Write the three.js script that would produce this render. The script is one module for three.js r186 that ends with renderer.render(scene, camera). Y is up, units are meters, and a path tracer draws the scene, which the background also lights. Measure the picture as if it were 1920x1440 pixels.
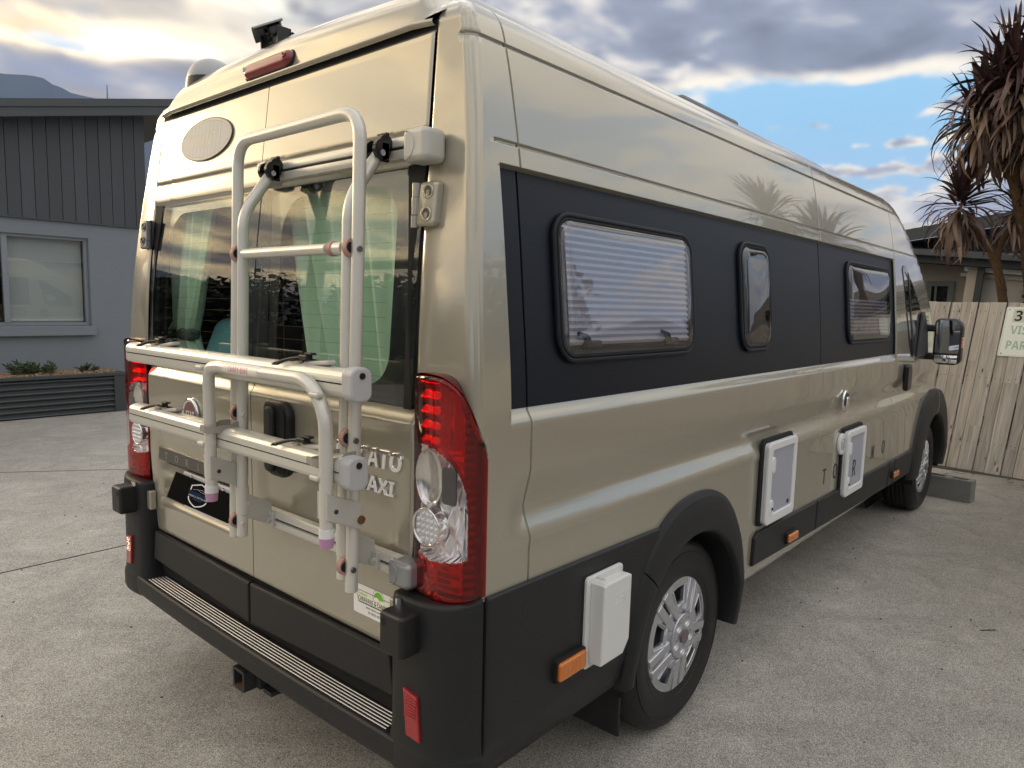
import * as THREE from 'three';
import { ImprovedNoise } from 'three/addons/math/ImprovedNoise.js';
import { RoundedBoxGeometry } from 'three/addons/geometries/RoundedBoxGeometry.js';
import { mergeGeometries, mergeVertices, toCreasedNormals } from 'three/addons/utils/BufferGeometryUtils.js';
import { FontLoader } from 'three/addons/loaders/FontLoader.js';
import { TextGeometry } from 'three/addons/geometries/TextGeometry.js';

// ---------------------------------------------------------------- camera, sky, sun, exposure
const scene = new THREE.Scene();
const camera = new THREE.PerspectiveCamera(56.4486, 4 / 3, 0.05, 12000);
camera.rotation.order = 'YXZ';
camera.position.set(2.2033, 1.6033, 1.1458);
camera.rotation.set(-0.1107, 0.7138, 0.0232);

const renderer = new THREE.WebGLRenderer({ antialias: true });
renderer.toneMapping = THREE.LinearToneMapping;
renderer.toneMappingExposure = 1.62;
renderer.shadowMap.enabled = true;

const { clamp, lerp, smoothstep } = THREE.MathUtils;
const rad = (d) => d * Math.PI / 180;
let seed = 20240;
const rnd = () => { seed = (seed + 0x6d2b79f5) | 0; let t = Math.imul(seed ^ (seed >>> 15), 1 | seed); t = (t + Math.imul(t ^ (t >>> 7), 61 | t)) ^ t; return ((t ^ (t >>> 14)) >>> 0) / 4294967296; };
const rr = (a, b) => a + (b - a) * rnd();
const IN = new ImprovedNoise();
const n3 = (x, y, z) => IN.noise(x, y, z);
const fbm = (x, y, z, o = 4) => { let s = 0, a = 0.5; for (let i = 0; i < o; i++) { s += a * n3(x, y, z); x *= 2.03; y *= 2.03; z *= 2.03; a *= 0.5; } return s; };

const SUN_AZ = 166, SUN_EL = 14;      // azimuth measured as atan2(z, x)
{
  const W = 2048, H = 1024, data = new Float32Array(W * H * 4);
  const g = (az, el, a0, e0, sa, se) => { let d = az - a0; d -= 360 * Math.round(d / 360); return Math.exp(-((d / sa) ** 2) - (((el - e0) / se) ** 2)); };
  const mixc = (a, b, t) => [lerp(a[0], b[0], t), lerp(a[1], b[1], t), lerp(a[2], b[2], t)];
  for (let r = 0; r < H; r++) {
    const el = ((r + 0.5) / H - 0.5) * 180;
    for (let c = 0; c < W; c++) {
      const k = (r * W + c) * 4;
      if (el < -1) { data[k] = 0.34; data[k + 1] = 0.34; data[k + 2] = 0.36; data[k + 3] = 1; continue; }
      const az = ((c + 0.5) / W - 0.5) * 360, e = Math.max(el, 0.2);
      const ce = Math.cos(rad(e)), x = Math.cos(rad(az)) * ce, y = Math.sin(rad(e)), z = Math.sin(rad(az)) * ce;
      // angle to the hidden sun
      const sx = Math.cos(rad(SUN_AZ)) * Math.cos(rad(SUN_EL)), sy = Math.sin(rad(SUN_EL)), sz = Math.sin(rad(SUN_AZ)) * Math.cos(rad(SUN_EL));
      const cs = x * sx + y * sy + z * sz, ang = Math.acos(clamp(cs, -1, 1)) * 180 / Math.PI;
      const warm = Math.exp(-((ang / 33) ** 2)), hot = Math.exp(-((ang / 20) ** 2));
      // cloud layer seen in perspective, warped
      const q = 1 / (y + 0.16), px = x * q, pz = z * q;
      const wx = fbm(px * 1.1 + 7, 1.7, pz * 1.1, 3), wz = fbm(px * 1.1 - 3, 9.2, pz * 1.1 + 4, 3);
      const big = fbm(px * 0.62 + wx * 0.55 + 3.1, 0.3, pz * 0.62 + wz * 0.55 - 1.2, 4);
      const mid = fbm(px * 1.9 + wx * 0.9 - 5, 4.4, pz * 1.9 + wz * 0.9, 5);
      const fine = fbm(px * 6.5 + wx * 1.6, 8.8, pz * 6.5 + wz * 1.6, 4);
      // coverage
      let cov = 0.60 + big * 1.2 + mid * 0.9 + fine * 0.45;
      cov -= 0.95 * g(az, el, -107, 11.4, 17, 4.3);                    // blue gap on the right
      cov += 0.75 * g(az, el, -119, 20.5, 20, 4.4) + 0.75 * g(az, el, -100, 19.5, 15, 4.0) + 0.4 * g(az, el, -158, 14, 14, 1.8);
      cov += (1.0 * g(az, el, -110, 13.0, 4.6, 0.42) + 0.9 * g(az, el, -104.5, 11.5, 4, 0.4) + 1.0 * g(az, el, -106, 9.9, 8, 0.6) + 0.7 * g(az, el, -99, 13.6, 3.5, 0.6) + 0.6 * g(az, el, -100, 6.8, 22, 1.8)) * (1.15 + fine * 1.8 + mid * 0.8);
      cov -= 0.35 * g(az, el, -162.3, 15.9, 2.6, 0.5);
      const cl = smoothstep(cov, 0.30, 0.58), thick = smoothstep(cov, 0.42, 1.05);
      // clear sky
      const t = Math.pow(clamp(e / 75, 0, 1), 0.55);
      let sky = mixc([0.55, 0.68, 0.78], [0.12, 0.27, 0.56], t);
      sky = mixc(sky, [0.22, 0.46, 0.66], g(az, el, -108, 14, 34, 7) * 0.85);
      sky = mixc(sky, [1.7, 1.4, 0.9], warm * 0.75);
      // cloud colour: thick bases grey blue, thin edges cream, gilded round the sun
      const zen = smoothstep(e, 20, 50), relief = fbm(px * 3.4 + wx * 1.2 + 1.5, 6.1, pz * 3.4 + wz * 1.2 - 2.0, 4);
      const edge = clamp(1.04 - thick * 0.86 + mid * 1.3 + relief * 1.25 + fine * 0.8, 0, 1);
      let base = mixc([0.23, 0.255, 0.32], [0.52, 0.54, 0.58], zen);
      let lit = mixc([0.80, 0.73, 0.61], [1.10, 1.05, 0.98], zen);
      const bm = 1 + 0.7 * relief + 0.45 * mid + 0.35 * fine; base = [base[0] * bm, base[1] * bm, base[2] * bm];
      base = mixc(base, [0.55, 0.44, 0.30], warm * 0.75);
      lit = mixc(lit, [2.7, 2.05, 1.12], warm);
      let col = mixc(base, lit, smoothstep(edge, 0.12, 0.98));
      // streaks of gold under the cloud deck beside the sun
      const st = fbm((az < 0 ? az + 360 : az) * 0.05 + wx * 0.4, el * 0.36 + wx * 0.9, 2.2, 5), west = g(az, el, 157, 11, 33, 13);
      const gold = west * smoothstep(st, -0.10, 0.26) * smoothstep(e, 1.5, 4.5);
      const dark = west * smoothstep(-st, 0.0, 0.26);
      col = mixc(col, [3.5, 2.6, 1.3], gold * 0.85);
      col = mixc(col, [0.34, 0.31, 0.31], dark * 0.85);
      let out = mixc(sky, col, clamp(cl + west * 0.7, 0, 1));
      const gapN = smoothstep(fine * 0.8 + mid + relief * 0.6, -0.30, 0.10);
      out = mixc(out, [1.25, 1.2, 0.98], clamp(1.25 * gapN * (g(az, el, -162, 16.2, 5.5, 0.62) + 0.8 * g(az, el, -156.5, 16.6, 3.5, 0.75) + 0.55 * g(az, el, -149, 20.2, 4, 1.0)), 0, 1));
      out = mixc(out, [0.36, 0.55, 0.72], 0.7 * g(az, el, -162.4, 15.75, 1.5, 0.22));
      const bank = clamp(0.85 * g(az, el, -159, 14.2, 14, 0.95) + 0.3 * mid * g(az, el, -159, 14.2, 20, 2), 0, 0.9);
      out = mixc(out, mixc([0.24, 0.28, 0.38], [0.50, 0.47, 0.46], smoothstep(relief + fine * 0.6, -0.25, 0.3)), bank);
      out = mixc(out, mixc([0.32, 0.31, 0.30], [0.62, 0.56, 0.46], smoothstep(relief + mid * 0.6, -0.25, 0.35)), 0.75 * clamp(g(az, el, -164, 18.3, 7, 0.9) + g(az, el, -154, 19.0, 8, 1.2), 0, 1));
      const hz = Math.exp(-e / 2.2) * (1 - warm);
      out = mixc(out, [0.62, 0.62, 0.66], hz * 0.8);
      data[k] = out[0]; data[k + 1] = out[1]; data[k + 2] = out[2]; data[k + 3] = 1;
    }
  }
  const sky = new THREE.DataTexture(data, W, H, THREE.RGBAFormat, THREE.FloatType);
  sky.mapping = THREE.EquirectangularReflectionMapping; sky.magFilter = THREE.LinearFilter; sky.minFilter = THREE.LinearFilter; sky.wrapS = THREE.RepeatWrapping; sky.needsUpdate = true;
  scene.background = sky; scene.environment = sky;
}
const sun = new THREE.DirectionalLight(new THREE.Color(1, 0.80, 0.54), 0.85);
sun.position.set(Math.cos(rad(SUN_AZ)) * 60 * Math.cos(rad(SUN_EL)), 60 * Math.sin(rad(SUN_EL)), Math.sin(rad(SUN_AZ)) * 60 * Math.cos(rad(SUN_EL)));
sun.castShadow = true; sun.shadow.radius = 26; sun.shadow.mapSize.set(2048, 2048);
Object.assign(sun.shadow.camera, { left: -20, right: 20, top: 20, bottom: -20, near: 1, far: 140 });
sun.name = 'sun'; scene.add(sun);

// ---------------------------------------------------------------- helpers
const offs = new WeakMap();
const offOf = (o) => { while (o) { if (offs.has(o)) return offs.get(o); o = o.parent; } return null; };
function mesh(name, geo, mat, parent = scene, label) {
  const off = offOf(parent);
  if (off) { geo = geo.clone(); geo.translate(-off.x, -off.y, -off.z); }
  const m = new THREE.Mesh(geo, mat); m.name = name; m.castShadow = true; m.receiveShadow = true;
  if (label) m.userData.label = label;
  parent.add(m); return m;
}
function thing(name, label, category, at = [0, 0, 0], group) {          // children are given in world coordinates
  const o = new THREE.Group(); o.name = name; o.position.set(...at); scene.add(o);
  offs.set(o, new THREE.Vector3(...at));
  o.userData = { label, category }; if (group) o.userData.group = group;
  return o;
}
function sub(name, parent, label) { const o = new THREE.Group(); o.name = name; parent.add(o); if (label) o.userData.label = label; return o; }
function setting(name, geo, mat) { const m = mesh(name, geo, mat); m.userData = { kind: 'structure' }; return m; }
const clean = (g) => { const n = g.index ? g.toNonIndexed() : g; for (const k of Object.keys(n.attributes)) if (!['position', 'normal', 'uv'].includes(k)) n.deleteAttribute(k); if (!n.attributes.uv) n.setAttribute('uv', new THREE.BufferAttribute(new Float32Array(n.attributes.position.count * 2), 2)); return n; };
const merge = (list) => mergeGeometries(list.flat().map(clean));
const bx = (w, h, d, x = 0, y = 0, z = 0, r = 0) => { const g = r ? new RoundedBoxGeometry(w, h, d, 2, r) : new THREE.BoxGeometry(w, h, d); g.translate(x, y, z); return g; };
const box2 = (x0, x1, y0, y1, z0, z1, r = 0) => bx(x1 - x0, y1 - y0, z1 - z0, (x0 + x1) / 2, (y0 + y1) / 2, (z0 + z1) / 2, r);
function grid(us, vs, fn, keep) {                       // quads over parameter lists; keep(u, v) chooses cells
  const pos = [], uv = [], idx = [], nu = us.length, nv = vs.length;
  for (const v of vs) for (const u of us) { const p = fn(u, v); pos.push(p[0], p[1], p[2]); uv.push(p[3] ?? u, p[4] ?? v); }
  for (let j = 0; j < nv - 1; j++) for (let i = 0; i < nu - 1; i++) {
    if (keep && !keep((us[i] + us[i + 1]) / 2, (vs[j] + vs[j + 1]) / 2)) continue;
    const a = j * nu + i, b = a + 1, c = a + nu, d = c + 1; idx.push(a, b, d, a, d, c);
  }
  const g = new THREE.BufferGeometry();
  g.setAttribute('position', new THREE.Float32BufferAttribute(pos, 3)); g.setAttribute('uv', new THREE.Float32BufferAttribute(uv, 2));
  g.setIndex(idx); g.computeVertexNormals(); return g;
}
const range = (a, b, n) => Array.from({ length: n + 1 }, (_, i) => a + (b - a) * i / n);
function flip(g) { const n = g.index ? g.toNonIndexed() : g.clone(); const p = n.attributes.position, s = [p.array]; for (const at of Object.values(n.attributes)) { const k = at.itemSize, a = at.array; for (let i = 0; i < at.count; i += 3) for (let j = 0; j < k; j++) { const t = a[(i + 1) * k + j]; a[(i + 1) * k + j] = a[(i + 2) * k + j]; a[(i + 2) * k + j] = t; } } n.computeVertexNormals(); return n; }
function mirrorX(g) { const n = g.clone(); n.scale(-1, 1, 1); return flipKeep(n); }
function flipKeep(g) { const n = g.index ? g.toNonIndexed() : g; for (const at of Object.values(n.attributes)) { const k = at.itemSize, a = at.array; for (let i = 0; i < at.count; i += 3) for (let j = 0; j < k; j++) { const t = a[(i + 1) * k + j]; a[(i + 1) * k + j] = a[(i + 2) * k + j]; a[(i + 2) * k + j] = t; } } return n; }
function rrect(x0, y0, x1, y1, r, path = new THREE.Shape()) {
  const R = Array.isArray(r) ? r : [r, r, r, r];            // bl, br, tr, tl
  path.moveTo(x0 + R[0], y0); path.lineTo(x1 - R[1], y0); path.absarc(x1 - R[1], y0 + R[1], R[1], -Math.PI / 2, 0, false);
  path.lineTo(x1, y1 - R[2]); path.absarc(x1 - R[2], y1 - R[2], R[2], 0, Math.PI / 2, false);
  path.lineTo(x0 + R[3], y1); path.absarc(x0 + R[3], y1 - R[3], R[3], Math.PI / 2, Math.PI, false);
  path.lineTo(x0, y0 + R[0]); path.absarc(x0 + R[0], y0 + R[0], R[0], Math.PI, Math.PI * 1.5, false); return path;
}
const poly = (pts) => { const s = new THREE.Shape(); pts.forEach((p, i) => i ? s.lineTo(p[0], p[1]) : s.moveTo(p[0], p[1])); s.closePath(); return s; };
function ext(shape, depth, bevel = 0, seg = 2) {            // sits on z = 0, rises to depth
  const g = new THREE.ExtrudeGeometry(shape, { depth: Math.max(depth - 2 * bevel, 0.0001), bevelEnabled: bevel > 0, bevelThickness: bevel, bevelSize: bevel, bevelOffset: -bevel, bevelSegments: seg, curveSegments: 12 });
  g.translate(0, 0, bevel); return g;
}
function mapV(g, fn) { const p = g.attributes.position; for (let i = 0; i < p.count; i++) { const q = fn(p.getX(i), p.getY(i), p.getZ(i)); p.setXYZ(i, q[0], q[1], q[2]); } g.computeVertexNormals(); return g; }
class Bent extends THREE.CurvePath { }
function pipe(pts, r, bend = 0.05, seg = 12, n = 0) {       // round tube through points with rounded corners and closed ends
  const V = pts.map((p) => new THREE.Vector3(...p)), cp = [];
  cp.push(V[0]);
  for (let i = 1; i < V.length - 1; i++) {
    const a = V[i - 1].clone().sub(V[i]), b = V[i + 1].clone().sub(V[i]), k = Math.min(bend, a.length() * 0.48, b.length() * 0.48);
    const p0 = V[i].clone().addScaledVector(a.normalize(), k), p1 = V[i].clone().addScaledVector(b.normalize(), k);
    const m = 7; for (let j = 0; j <= m; j++) { const t = j / m; cp.push(p0.clone().multiplyScalar((1 - t) ** 2).addScaledVector(V[i], 2 * t * (1 - t)).addScaledVector(p1, t * t)); }
  }
  cp.push(V.at(-1));
  const path = new THREE.CurvePath(); for (let i = 0; i < cp.length - 1; i++) if (cp[i].distanceTo(cp[i + 1]) > 1e-6) path.add(new THREE.LineCurve3(cp[i], cp[i + 1]));
  // rings by hand (parallel transport)
  const P = [cp[0]]; for (let i = 1; i < cp.length; i++) if (cp[i].distanceTo(P.at(-1)) > 1e-6) P.push(cp[i]);
  let N = null; const pos = [], uv = [], idx = [];
  for (let i = 0; i < P.length; i++) {
    const T = (i === 0 ? P[1].clone().sub(P[0]) : i === P.length - 1 ? P[i].clone().sub(P[i - 1]) : P[i + 1].clone().sub(P[i - 1])).normalize();
    if (!N) { N = Math.abs(T.y) < 0.9 ? new THREE.Vector3(0, 1, 0) : new THREE.Vector3(1, 0, 0); }
    N = N.clone().addScaledVector(T, -N.dot(T)).normalize(); const B = T.clone().cross(N);
    for (let j = 0; j <= seg; j++) { const a = j / seg * Math.PI * 2; const q = P[i].clone().addScaledVector(N, Math.cos(a) * r).addScaledVector(B, Math.sin(a) * r); pos.push(q.x, q.y, q.z); uv.push(j / seg, i); }
    if (i) for (let j = 0; j < seg; j++) { const a = (i - 1) * (seg + 1) + j, b = a + seg + 1; idx.push(a, b, a + 1, b, b + 1, a + 1); }
  }
  const g = new THREE.BufferGeometry(); g.setAttribute('position', new THREE.Float32BufferAttribute(pos, 3)); g.setAttribute('uv', new THREE.Float32BufferAttribute(uv, 2)); g.setIndex(idx); g.computeVertexNormals();
  // fix seam normals
  const nn = g.attributes.normal; for (let i = 0; i < P.length; i++) { const a = i * (seg + 1), b = a + seg; const v = new THREE.Vector3(nn.getX(a) + nn.getX(b), nn.getY(a) + nn.getY(b), nn.getZ(a) + nn.getZ(b)).normalize(); nn.setXYZ(a, v.x, v.y, v.z); nn.setXYZ(b, v.x, v.y, v.z); }
  const caps = [[P[0], P[1]], [P.at(-1), P.at(-2)]].map(([p, qn]) => { const c = new THREE.SphereGeometry(r * 0.999, seg, 6, 0, Math.PI * 2, 0, Math.PI / 2); c.scale(1, 0.25, 1); c.applyQuaternion(new THREE.Quaternion().setFromUnitVectors(new THREE.Vector3(0, 1, 0), p.clone().sub(qn).normalize())); c.translate(p.x, p.y, p.z); return c; });
  return merge([g, ...caps]);
}
const cyl = (r0, r1, h, x, y, z, axis = 'y', seg = 24) => { const g = new THREE.CylinderGeometry(r0, r1, h, seg); if (axis === 'x') g.rotateZ(-Math.PI / 2); if (axis === 'z') g.rotateX(Math.PI / 2); g.translate(x, y, z); return g; };
const font = await new FontLoader().loadAsync('fonts/droid/droid_sans_regular.typeface.json');
const fontB = await new FontLoader().loadAsync('fonts/droid/droid_sans_bold.typeface.json');
function text(str, size, depth, f = font, bevel = 0) { const g = new TextGeometry(str, { font: f, size, depth, height: depth, curveSegments: 5, bevelEnabled: bevel > 0, bevelThickness: bevel, bevelSize: bevel, bevelSegments: 1 }); g.computeBoundingBox(); const b = g.boundingBox; g.translate(-(b.min.x + b.max.x) / 2, -(b.min.y + b.max.y) / 2, 0); return g; }
function canvasTex(w, h, draw) { const c = document.createElement('canvas'); c.width = w; c.height = h; const x = c.getContext('2d'); draw(x, w, h); const t = new THREE.CanvasTexture(c); t.colorSpace = THREE.SRGBColorSpace; return t; }
function dataTex(w, h, fn, srgb = false) { const d = new Uint8Array(w * h * 4); for (let j = 0; j < h; j++) for (let i = 0; i < w; i++) { const c = fn(i / w, j / h); const k = (j * w + i) * 4; d[k] = clamp(c[0], 0, 1) * 255; d[k + 1] = clamp(c[1] ?? c[0], 0, 1) * 255; d[k + 2] = clamp(c[2] ?? c[0], 0, 1) * 255; d[k + 3] = 255; } const t = new THREE.DataTexture(d, w, h); t.wrapS = t.wrapT = THREE.RepeatWrapping; t.magFilter = THREE.LinearFilter; t.minFilter = THREE.LinearFilter; if (srgb) t.colorSpace = THREE.SRGBColorSpace; t.needsUpdate = true; return t; }
const tileNoise = (sx, sy, z0, oct = 3) => (u, v) => { const a = u * Math.PI * 2, b = v * Math.PI * 2, k = 0.159; return fbm(Math.cos(a) * sx * k + 11, Math.sin(a) * sx * k + Math.cos(b) * sy * k + z0, Math.sin(b) * sy * k - 5, oct); };
const lin = (r, g, b) => new THREE.Color().setRGB(r, g, b);
const std = (r, g, b, rough, metal = 0, extra = {}) => new THREE.MeshStandardMaterial({ color: lin(r, g, b), roughness: rough, metalness: metal, ...extra });
const phy = (r, g, b, rough, metal = 0, extra = {}) => new THREE.MeshPhysicalMaterial({ color: lin(r, g, b), roughness: rough, metalness: metal, ...extra });

// ---------------------------------------------------------------- materials
const grain = dataTex(256, 256, (() => { const r = []; for (let i = 0; i < 256 * 256; i++) r.push(rnd()); return (u, v) => { const i = Math.round(u * 256) % 256, j = Math.round(v * 256) % 256; return [0.5 * r[j * 256 + i] + 0.25 * r[(j * 256 + (i + 1) % 256)] + 0.25 * r[((j + 1) % 256) * 256 + i]]; }; })());
const grainRep = grain.clone(); grainRep.repeat.set(3, 3); grainRep.needsUpdate = true;
const M = {
  paint: phy(0.42, 0.388, 0.305, 0.23, 0.42, { clearcoat: 1, clearcoatRoughness: 0.025 }),
  satin: phy(0.008, 0.0105, 0.0165, 0.40, 0, { specularIntensity: 0.5 }),
  plastic: phy(0.017, 0.0175, 0.0185, 0.47, 0, { specularIntensity: 0.7, bumpMap: grainRep, bumpScale: 0.0004 }),
  plastic2: std(0.010, 0.010, 0.011, 0.42),
  rubber: std(0.012, 0.012, 0.013, 0.7),
  seal: std(0.006, 0.006, 0.006, 0.8),
  black: std(0.008, 0.008, 0.009, 0.25),
  steel: std(0.16, 0.165, 0.18, 0.4, 0.7),
  darksteel: std(0.06, 0.06, 0.065, 0.5, 0.6),
  silver: phy(0.56, 0.57, 0.60, 0.27, 0.75, { clearcoat: 0.6, clearcoatRoughness: 0.1 }),
  chrome: std(0.85, 0.85, 0.86, 0.07, 1),
  rack: phy(0.66, 0.64, 0.575, 0.34, 0.3, { clearcoat: 0.25, clearcoatRoughness: 0.3 }),
  rackgrey: std(0.55, 0.54, 0.49, 0.45, 0.2),
  rackstrap: std(0.33, 0.30, 0.26, 0.6),
  strap: std(0.03, 0.03, 0.033, 0.5),
  pink: std(0.42, 0.24, 0.20, 0.6), lilac: std(0.50, 0.27, 0.42, 0.55),
  rust: std(0.16, 0.07, 0.035, 0.75, 0.2),
  white: phy(0.74, 0.74, 0.73, 0.35), whitedirty: phy(0.70, 0.70, 0.67, 0.45),
  hatch: std(0.36, 0.37, 0.42, 0.5),
  amber: phy(0.62, 0.17, 0.012, 0.18, 0, { clearcoat: 1 }),
  redlens: phy(0.72, 0.010, 0.014, 0.03, 0, { transmission: 1, thickness: 0, ior: 1.5 }),
  clearlens: phy(0.97, 0.97, 0.97, 0.02, 0, { transmission: 1, thickness: 0, ior: 1.5 }),
  redsolid: phy(0.34, 0.008, 0.014, 0.25, 0, { clearcoat: 1, clearcoatRoughness: 0.06 }),
  glass: phy(0.88, 0.94, 0.90, 0.0, 0, { transmission: 1, thickness: 0, ior: 1.75 }),
  acrylic: phy(0.74, 0.74, 0.78, 0.0, 0, { transmission: 1, thickness: 0, ior: 1.95 }),
  tint: phy(0.012, 0.014, 0.014, 0.02, 0, { clearcoat: 1, clearcoatRoughness: 0 }),
  curtain: std(0.58, 0.74, 0.56, 0.9, 0, { side: THREE.DoubleSide }),
  inside: std(0.05, 0.048, 0.045, 0.8), cushion: std(0.10, 0.26, 0.27, 0.9),
  blind: std(0.56, 0.56, 0.60, 0.85),
};

// ---------------------------------------------------------------- camper van: measured surfaces
// x across (right side positive), y up, z = 0 at the rear bumper, the nose towards -z
function cubic(pts) {                                        // monotone cubic through points
  const n = pts.length, d = [], m = [];
  for (let i = 0; i < n - 1; i++) d.push((pts[i + 1][1] - pts[i][1]) / (pts[i + 1][0] - pts[i][0]));
  for (let i = 0; i < n; i++) m.push(i === 0 ? d[0] : i === n - 1 ? d[n - 2] : d[i - 1] * d[i] <= 0 ? 0 : (d[i - 1] + d[i]) / 2);
  for (let i = 0; i < n - 1; i++) { if (d[i] === 0) { m[i] = m[i + 1] = 0; continue; } const a = m[i] / d[i], b = m[i + 1] / d[i], s = a * a + b * b; if (s > 9) { const t = 3 / Math.sqrt(s); m[i] = t * a * d[i]; m[i + 1] = t * b * d[i]; } }
  return (x) => { if (x <= pts[0][0]) return pts[0][1]; if (x >= pts[n - 1][0]) return pts[n - 1][1]; let i = 0; while (x > pts[i + 1][0]) i++; const h = pts[i + 1][0] - pts[i][0], t = (x - pts[i][0]) / h; return (1 + 2 * t) * (1 - t) ** 2 * pts[i][1] + t * (1 - t) ** 2 * h * m[i] + t * t * (3 - 2 * t) * pts[i + 1][1] + t * t * (t - 1) * h * m[i + 1]; };
}
const lerpTab = (pts) => (x) => { if (x <= pts[0][0]) return pts[0][1]; for (let i = 0; i < pts.length - 1; i++) if (x <= pts[i + 1][0]) return lerp(pts[i][1], pts[i + 1][1], (x - pts[i][0]) / (pts[i + 1][0] - pts[i][0])); return pts.at(-1)[1]; };
const X0 = cubic([[0.40, 0.985], [0.44, 1.018], [0.50, 1.028], [0.87, 1.031], [1.30, 1.030], [1.65, 1.004], [1.951, 0.971], [2.019, 0.960], [2.275, 0.907], [2.325, 0.890], [2.355, 0.868], [2.375, 0.84], [2.386, 0.815]]);
const ZR = cubic([[0.36, -0.07], [1.33, -0.07], [1.45, -0.0715], [1.70, -0.0855], [2.0, -0.1195], [2.30, -0.156]]);
const XD = cubic([[0.6, 0.748], [0.86, 0.80], [1.0, 0.815], [1.40, 0.815], [1.96, 0.803], [2.30, 0.787], [2.45, 0.785]]);
const step = (x, a, b) => smoothstep(x, Math.min(a, b), Math.max(a, b));
const crease = lerpTab([[0.955, 0], [0.972, 0.003], [0.985, 0.0035], [0.998, 0.001], [1.040, -0.0185], [1.054, -0.0225], [1.068, -0.0235], [1.082, -0.0225], [1.13, -0.010], [1.16, -0.002], [1.175, 0]]);
const SEAMS = [-0.292, -2.62, -4.07];
function sideD(y, z) {                                       // relief of the flank
  let d = 0;
  if (z < -0.2) d += crease(y) * step(-z, 0.19, 0.30);
  if (z < -0.2099 && z > -4.0701) d -= y > 1.3349 && y < 1.9471 ? 0.018 : y >= 1.9471 ? 0.018 * (1 - clamp((y - 1.9475) / 0.006, 0, 1)) : 0.018 * step(y, 1.296, 1.3349);
  if (z < -0.2 && y > 2.0045 && y < 2.0155) d -= 0.007;
  if (y > 2.262 && y < 2.272) d -= 0.007;
  for (const s of SEAMS) if (Math.abs(z - s) < 0.0028 && y > 0.6 && (s > -1 || y < 2.36)) d -= 0.009;
  return d;
}
const roofX = (x) => lerpTab([[0, 2.418], [0.6, 2.405], [0.815, 2.386]])(x);
const YT = cubic([[-6.4, 0.80], [-6.25, 1.00], [-6.05, 1.16], [-5.75, 1.27], [-5.50, 1.40], [-5.30, 1.60], [-5.0, 1.86], [-4.7, 2.09], [-4.4, 2.27], [-4.15, 2.385], [-4.0, 2.43], [-3.8, 2.55]]);
const WX = cubic([[-6.4, 0.70], [-6.2, 0.80], [-5.9, 0.90], [-5.5, 0.965], [-4.9, 0.992], [-4.3, 1.0], [-4.0, 1.0]]);
function roofY(x, z) {
  const t = clamp((-z - 0.15) / 0.175, 0, 1), e = Math.pow(1 - Math.pow(1 - t, 2.3), 0.6);
  const c = 0.068 * smoothstep(0.785 - Math.abs(x), 0, 0.085) * e * (1 - smoothstep(-z, 3.2, 4.0));
  const bow = 0.012 * (1 - (x / 0.8) ** 2) * e;
  return lerp(2.318, roofX(Math.abs(x)), e) + c + bow;
}
const RW = { z: -1.257, r: 0.44 }, FW = { z: -5.407, r: 0.47 }, AY = 0.369;
function arch(z) { for (const w of [RW, FW]) { const d = z - w.z; if (Math.abs(d) < w.r) return AY + Math.sqrt(w.r * w.r - d * d); } return 0; }
function cornerEnd(y) { const zr = y <= 2.3 ? ZR(y) - 0.004 : -0.160 - 0.06 * Math.pow((y - 2.3) / 0.086, 2.2); const X = X0(y), x0 = XD(y) + 0.0045, r = Math.max(0.012, Math.min(0.034, (X - x0) * 0.45)); return { zr, X, x0, r, end: Math.min(-0.175, zr - r - 0.01) }; }

const van = thing('camper_van', 'large beige high-roof camper van with black side panels parked on the concrete yard', 'camper van', [0, 0, -3]);

// ---- shell: both flanks, roof and nose
const ySide = [0.40, 0.415, 0.43, 0.45, 0.48, 0.52, 0.58, 0.64, 0.70, 0.76, 0.82, 0.87, 0.92, 0.955, 0.97, 0.985, 1.0, 1.015, 1.03, 1.045, 1.0525, 1.06, 1.0675, 1.075, 1.095, 1.12, 1.15, 1.17, 1.21, 1.25, 1.285, 1.295, 1.303, 1.311, 1.319, 1.327, 1.3348, 1.335, 1.36, 1.42, 1.48, 1.54, 1.6, 1.66, 1.72, 1.78, 1.84, 1.9, 1.93, 1.945, 1.947, 1.9472, 1.9535, 1.956, 1.97, 1.99, 2.0020, 2.0040, 2.005, 2.015, 2.016, 2.018, 2.05, 2.1, 2.15, 2.2, 2.24, 2.2590, 2.2615, 2.2625, 2.2715, 2.2725, 2.275, 2.29, 2.305, 2.32, 2.335, 2.347, 2.358, 2.368, 2.376, 2.382, 2.386];
const xRoof = [0.806, 0.80, 0.79, 0.78, 0.77, 0.76, 0.75, 0.74, 0.73, 0.72, 0.71, 0.70, 0.69, 0.67, 0.62, 0.5, 0.35, 0.2, 0];
const zs = new Set([-0.15, -0.165, -0.18, -0.195, -0.2095, -0.2105, -0.225, -0.24, -0.255, -0.27, -0.28, -0.287, -0.2885, -0.2895, -0.2945, -0.2955, -0.297, -0.31, -0.325, -0.345, -0.37, -0.40, -0.43, -0.5, -0.6, -0.7, -0.8]);
for (const w of [RW, FW]) for (let i = 0; i <= 44; i++) zs.add(+(w.z + w.r * Math.cos(i / 44 * Math.PI)).toFixed(4));
for (let z = -1.75; z > -4.9; z -= 0.09) zs.add(+z.toFixed(3));
for (const s of [-2.62, -4.07]) for (const d of [-0.0065, -0.0045, -0.0024, 0.0024, 0.0045, 0.0065]) zs.add(+(s + d).toFixed(4));
zs.add(-4.0695); zs.add(-4.0708);
for (let z = -5.9; z > -6.41; z -= 0.06) zs.add(+z.toFixed(3));
const zCols = [...zs].sort((a, b) => b - a), nS = ySide.length, vRows = range(0, nS + xRoof.length - 1, nS + xRoof.length - 1);
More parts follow.
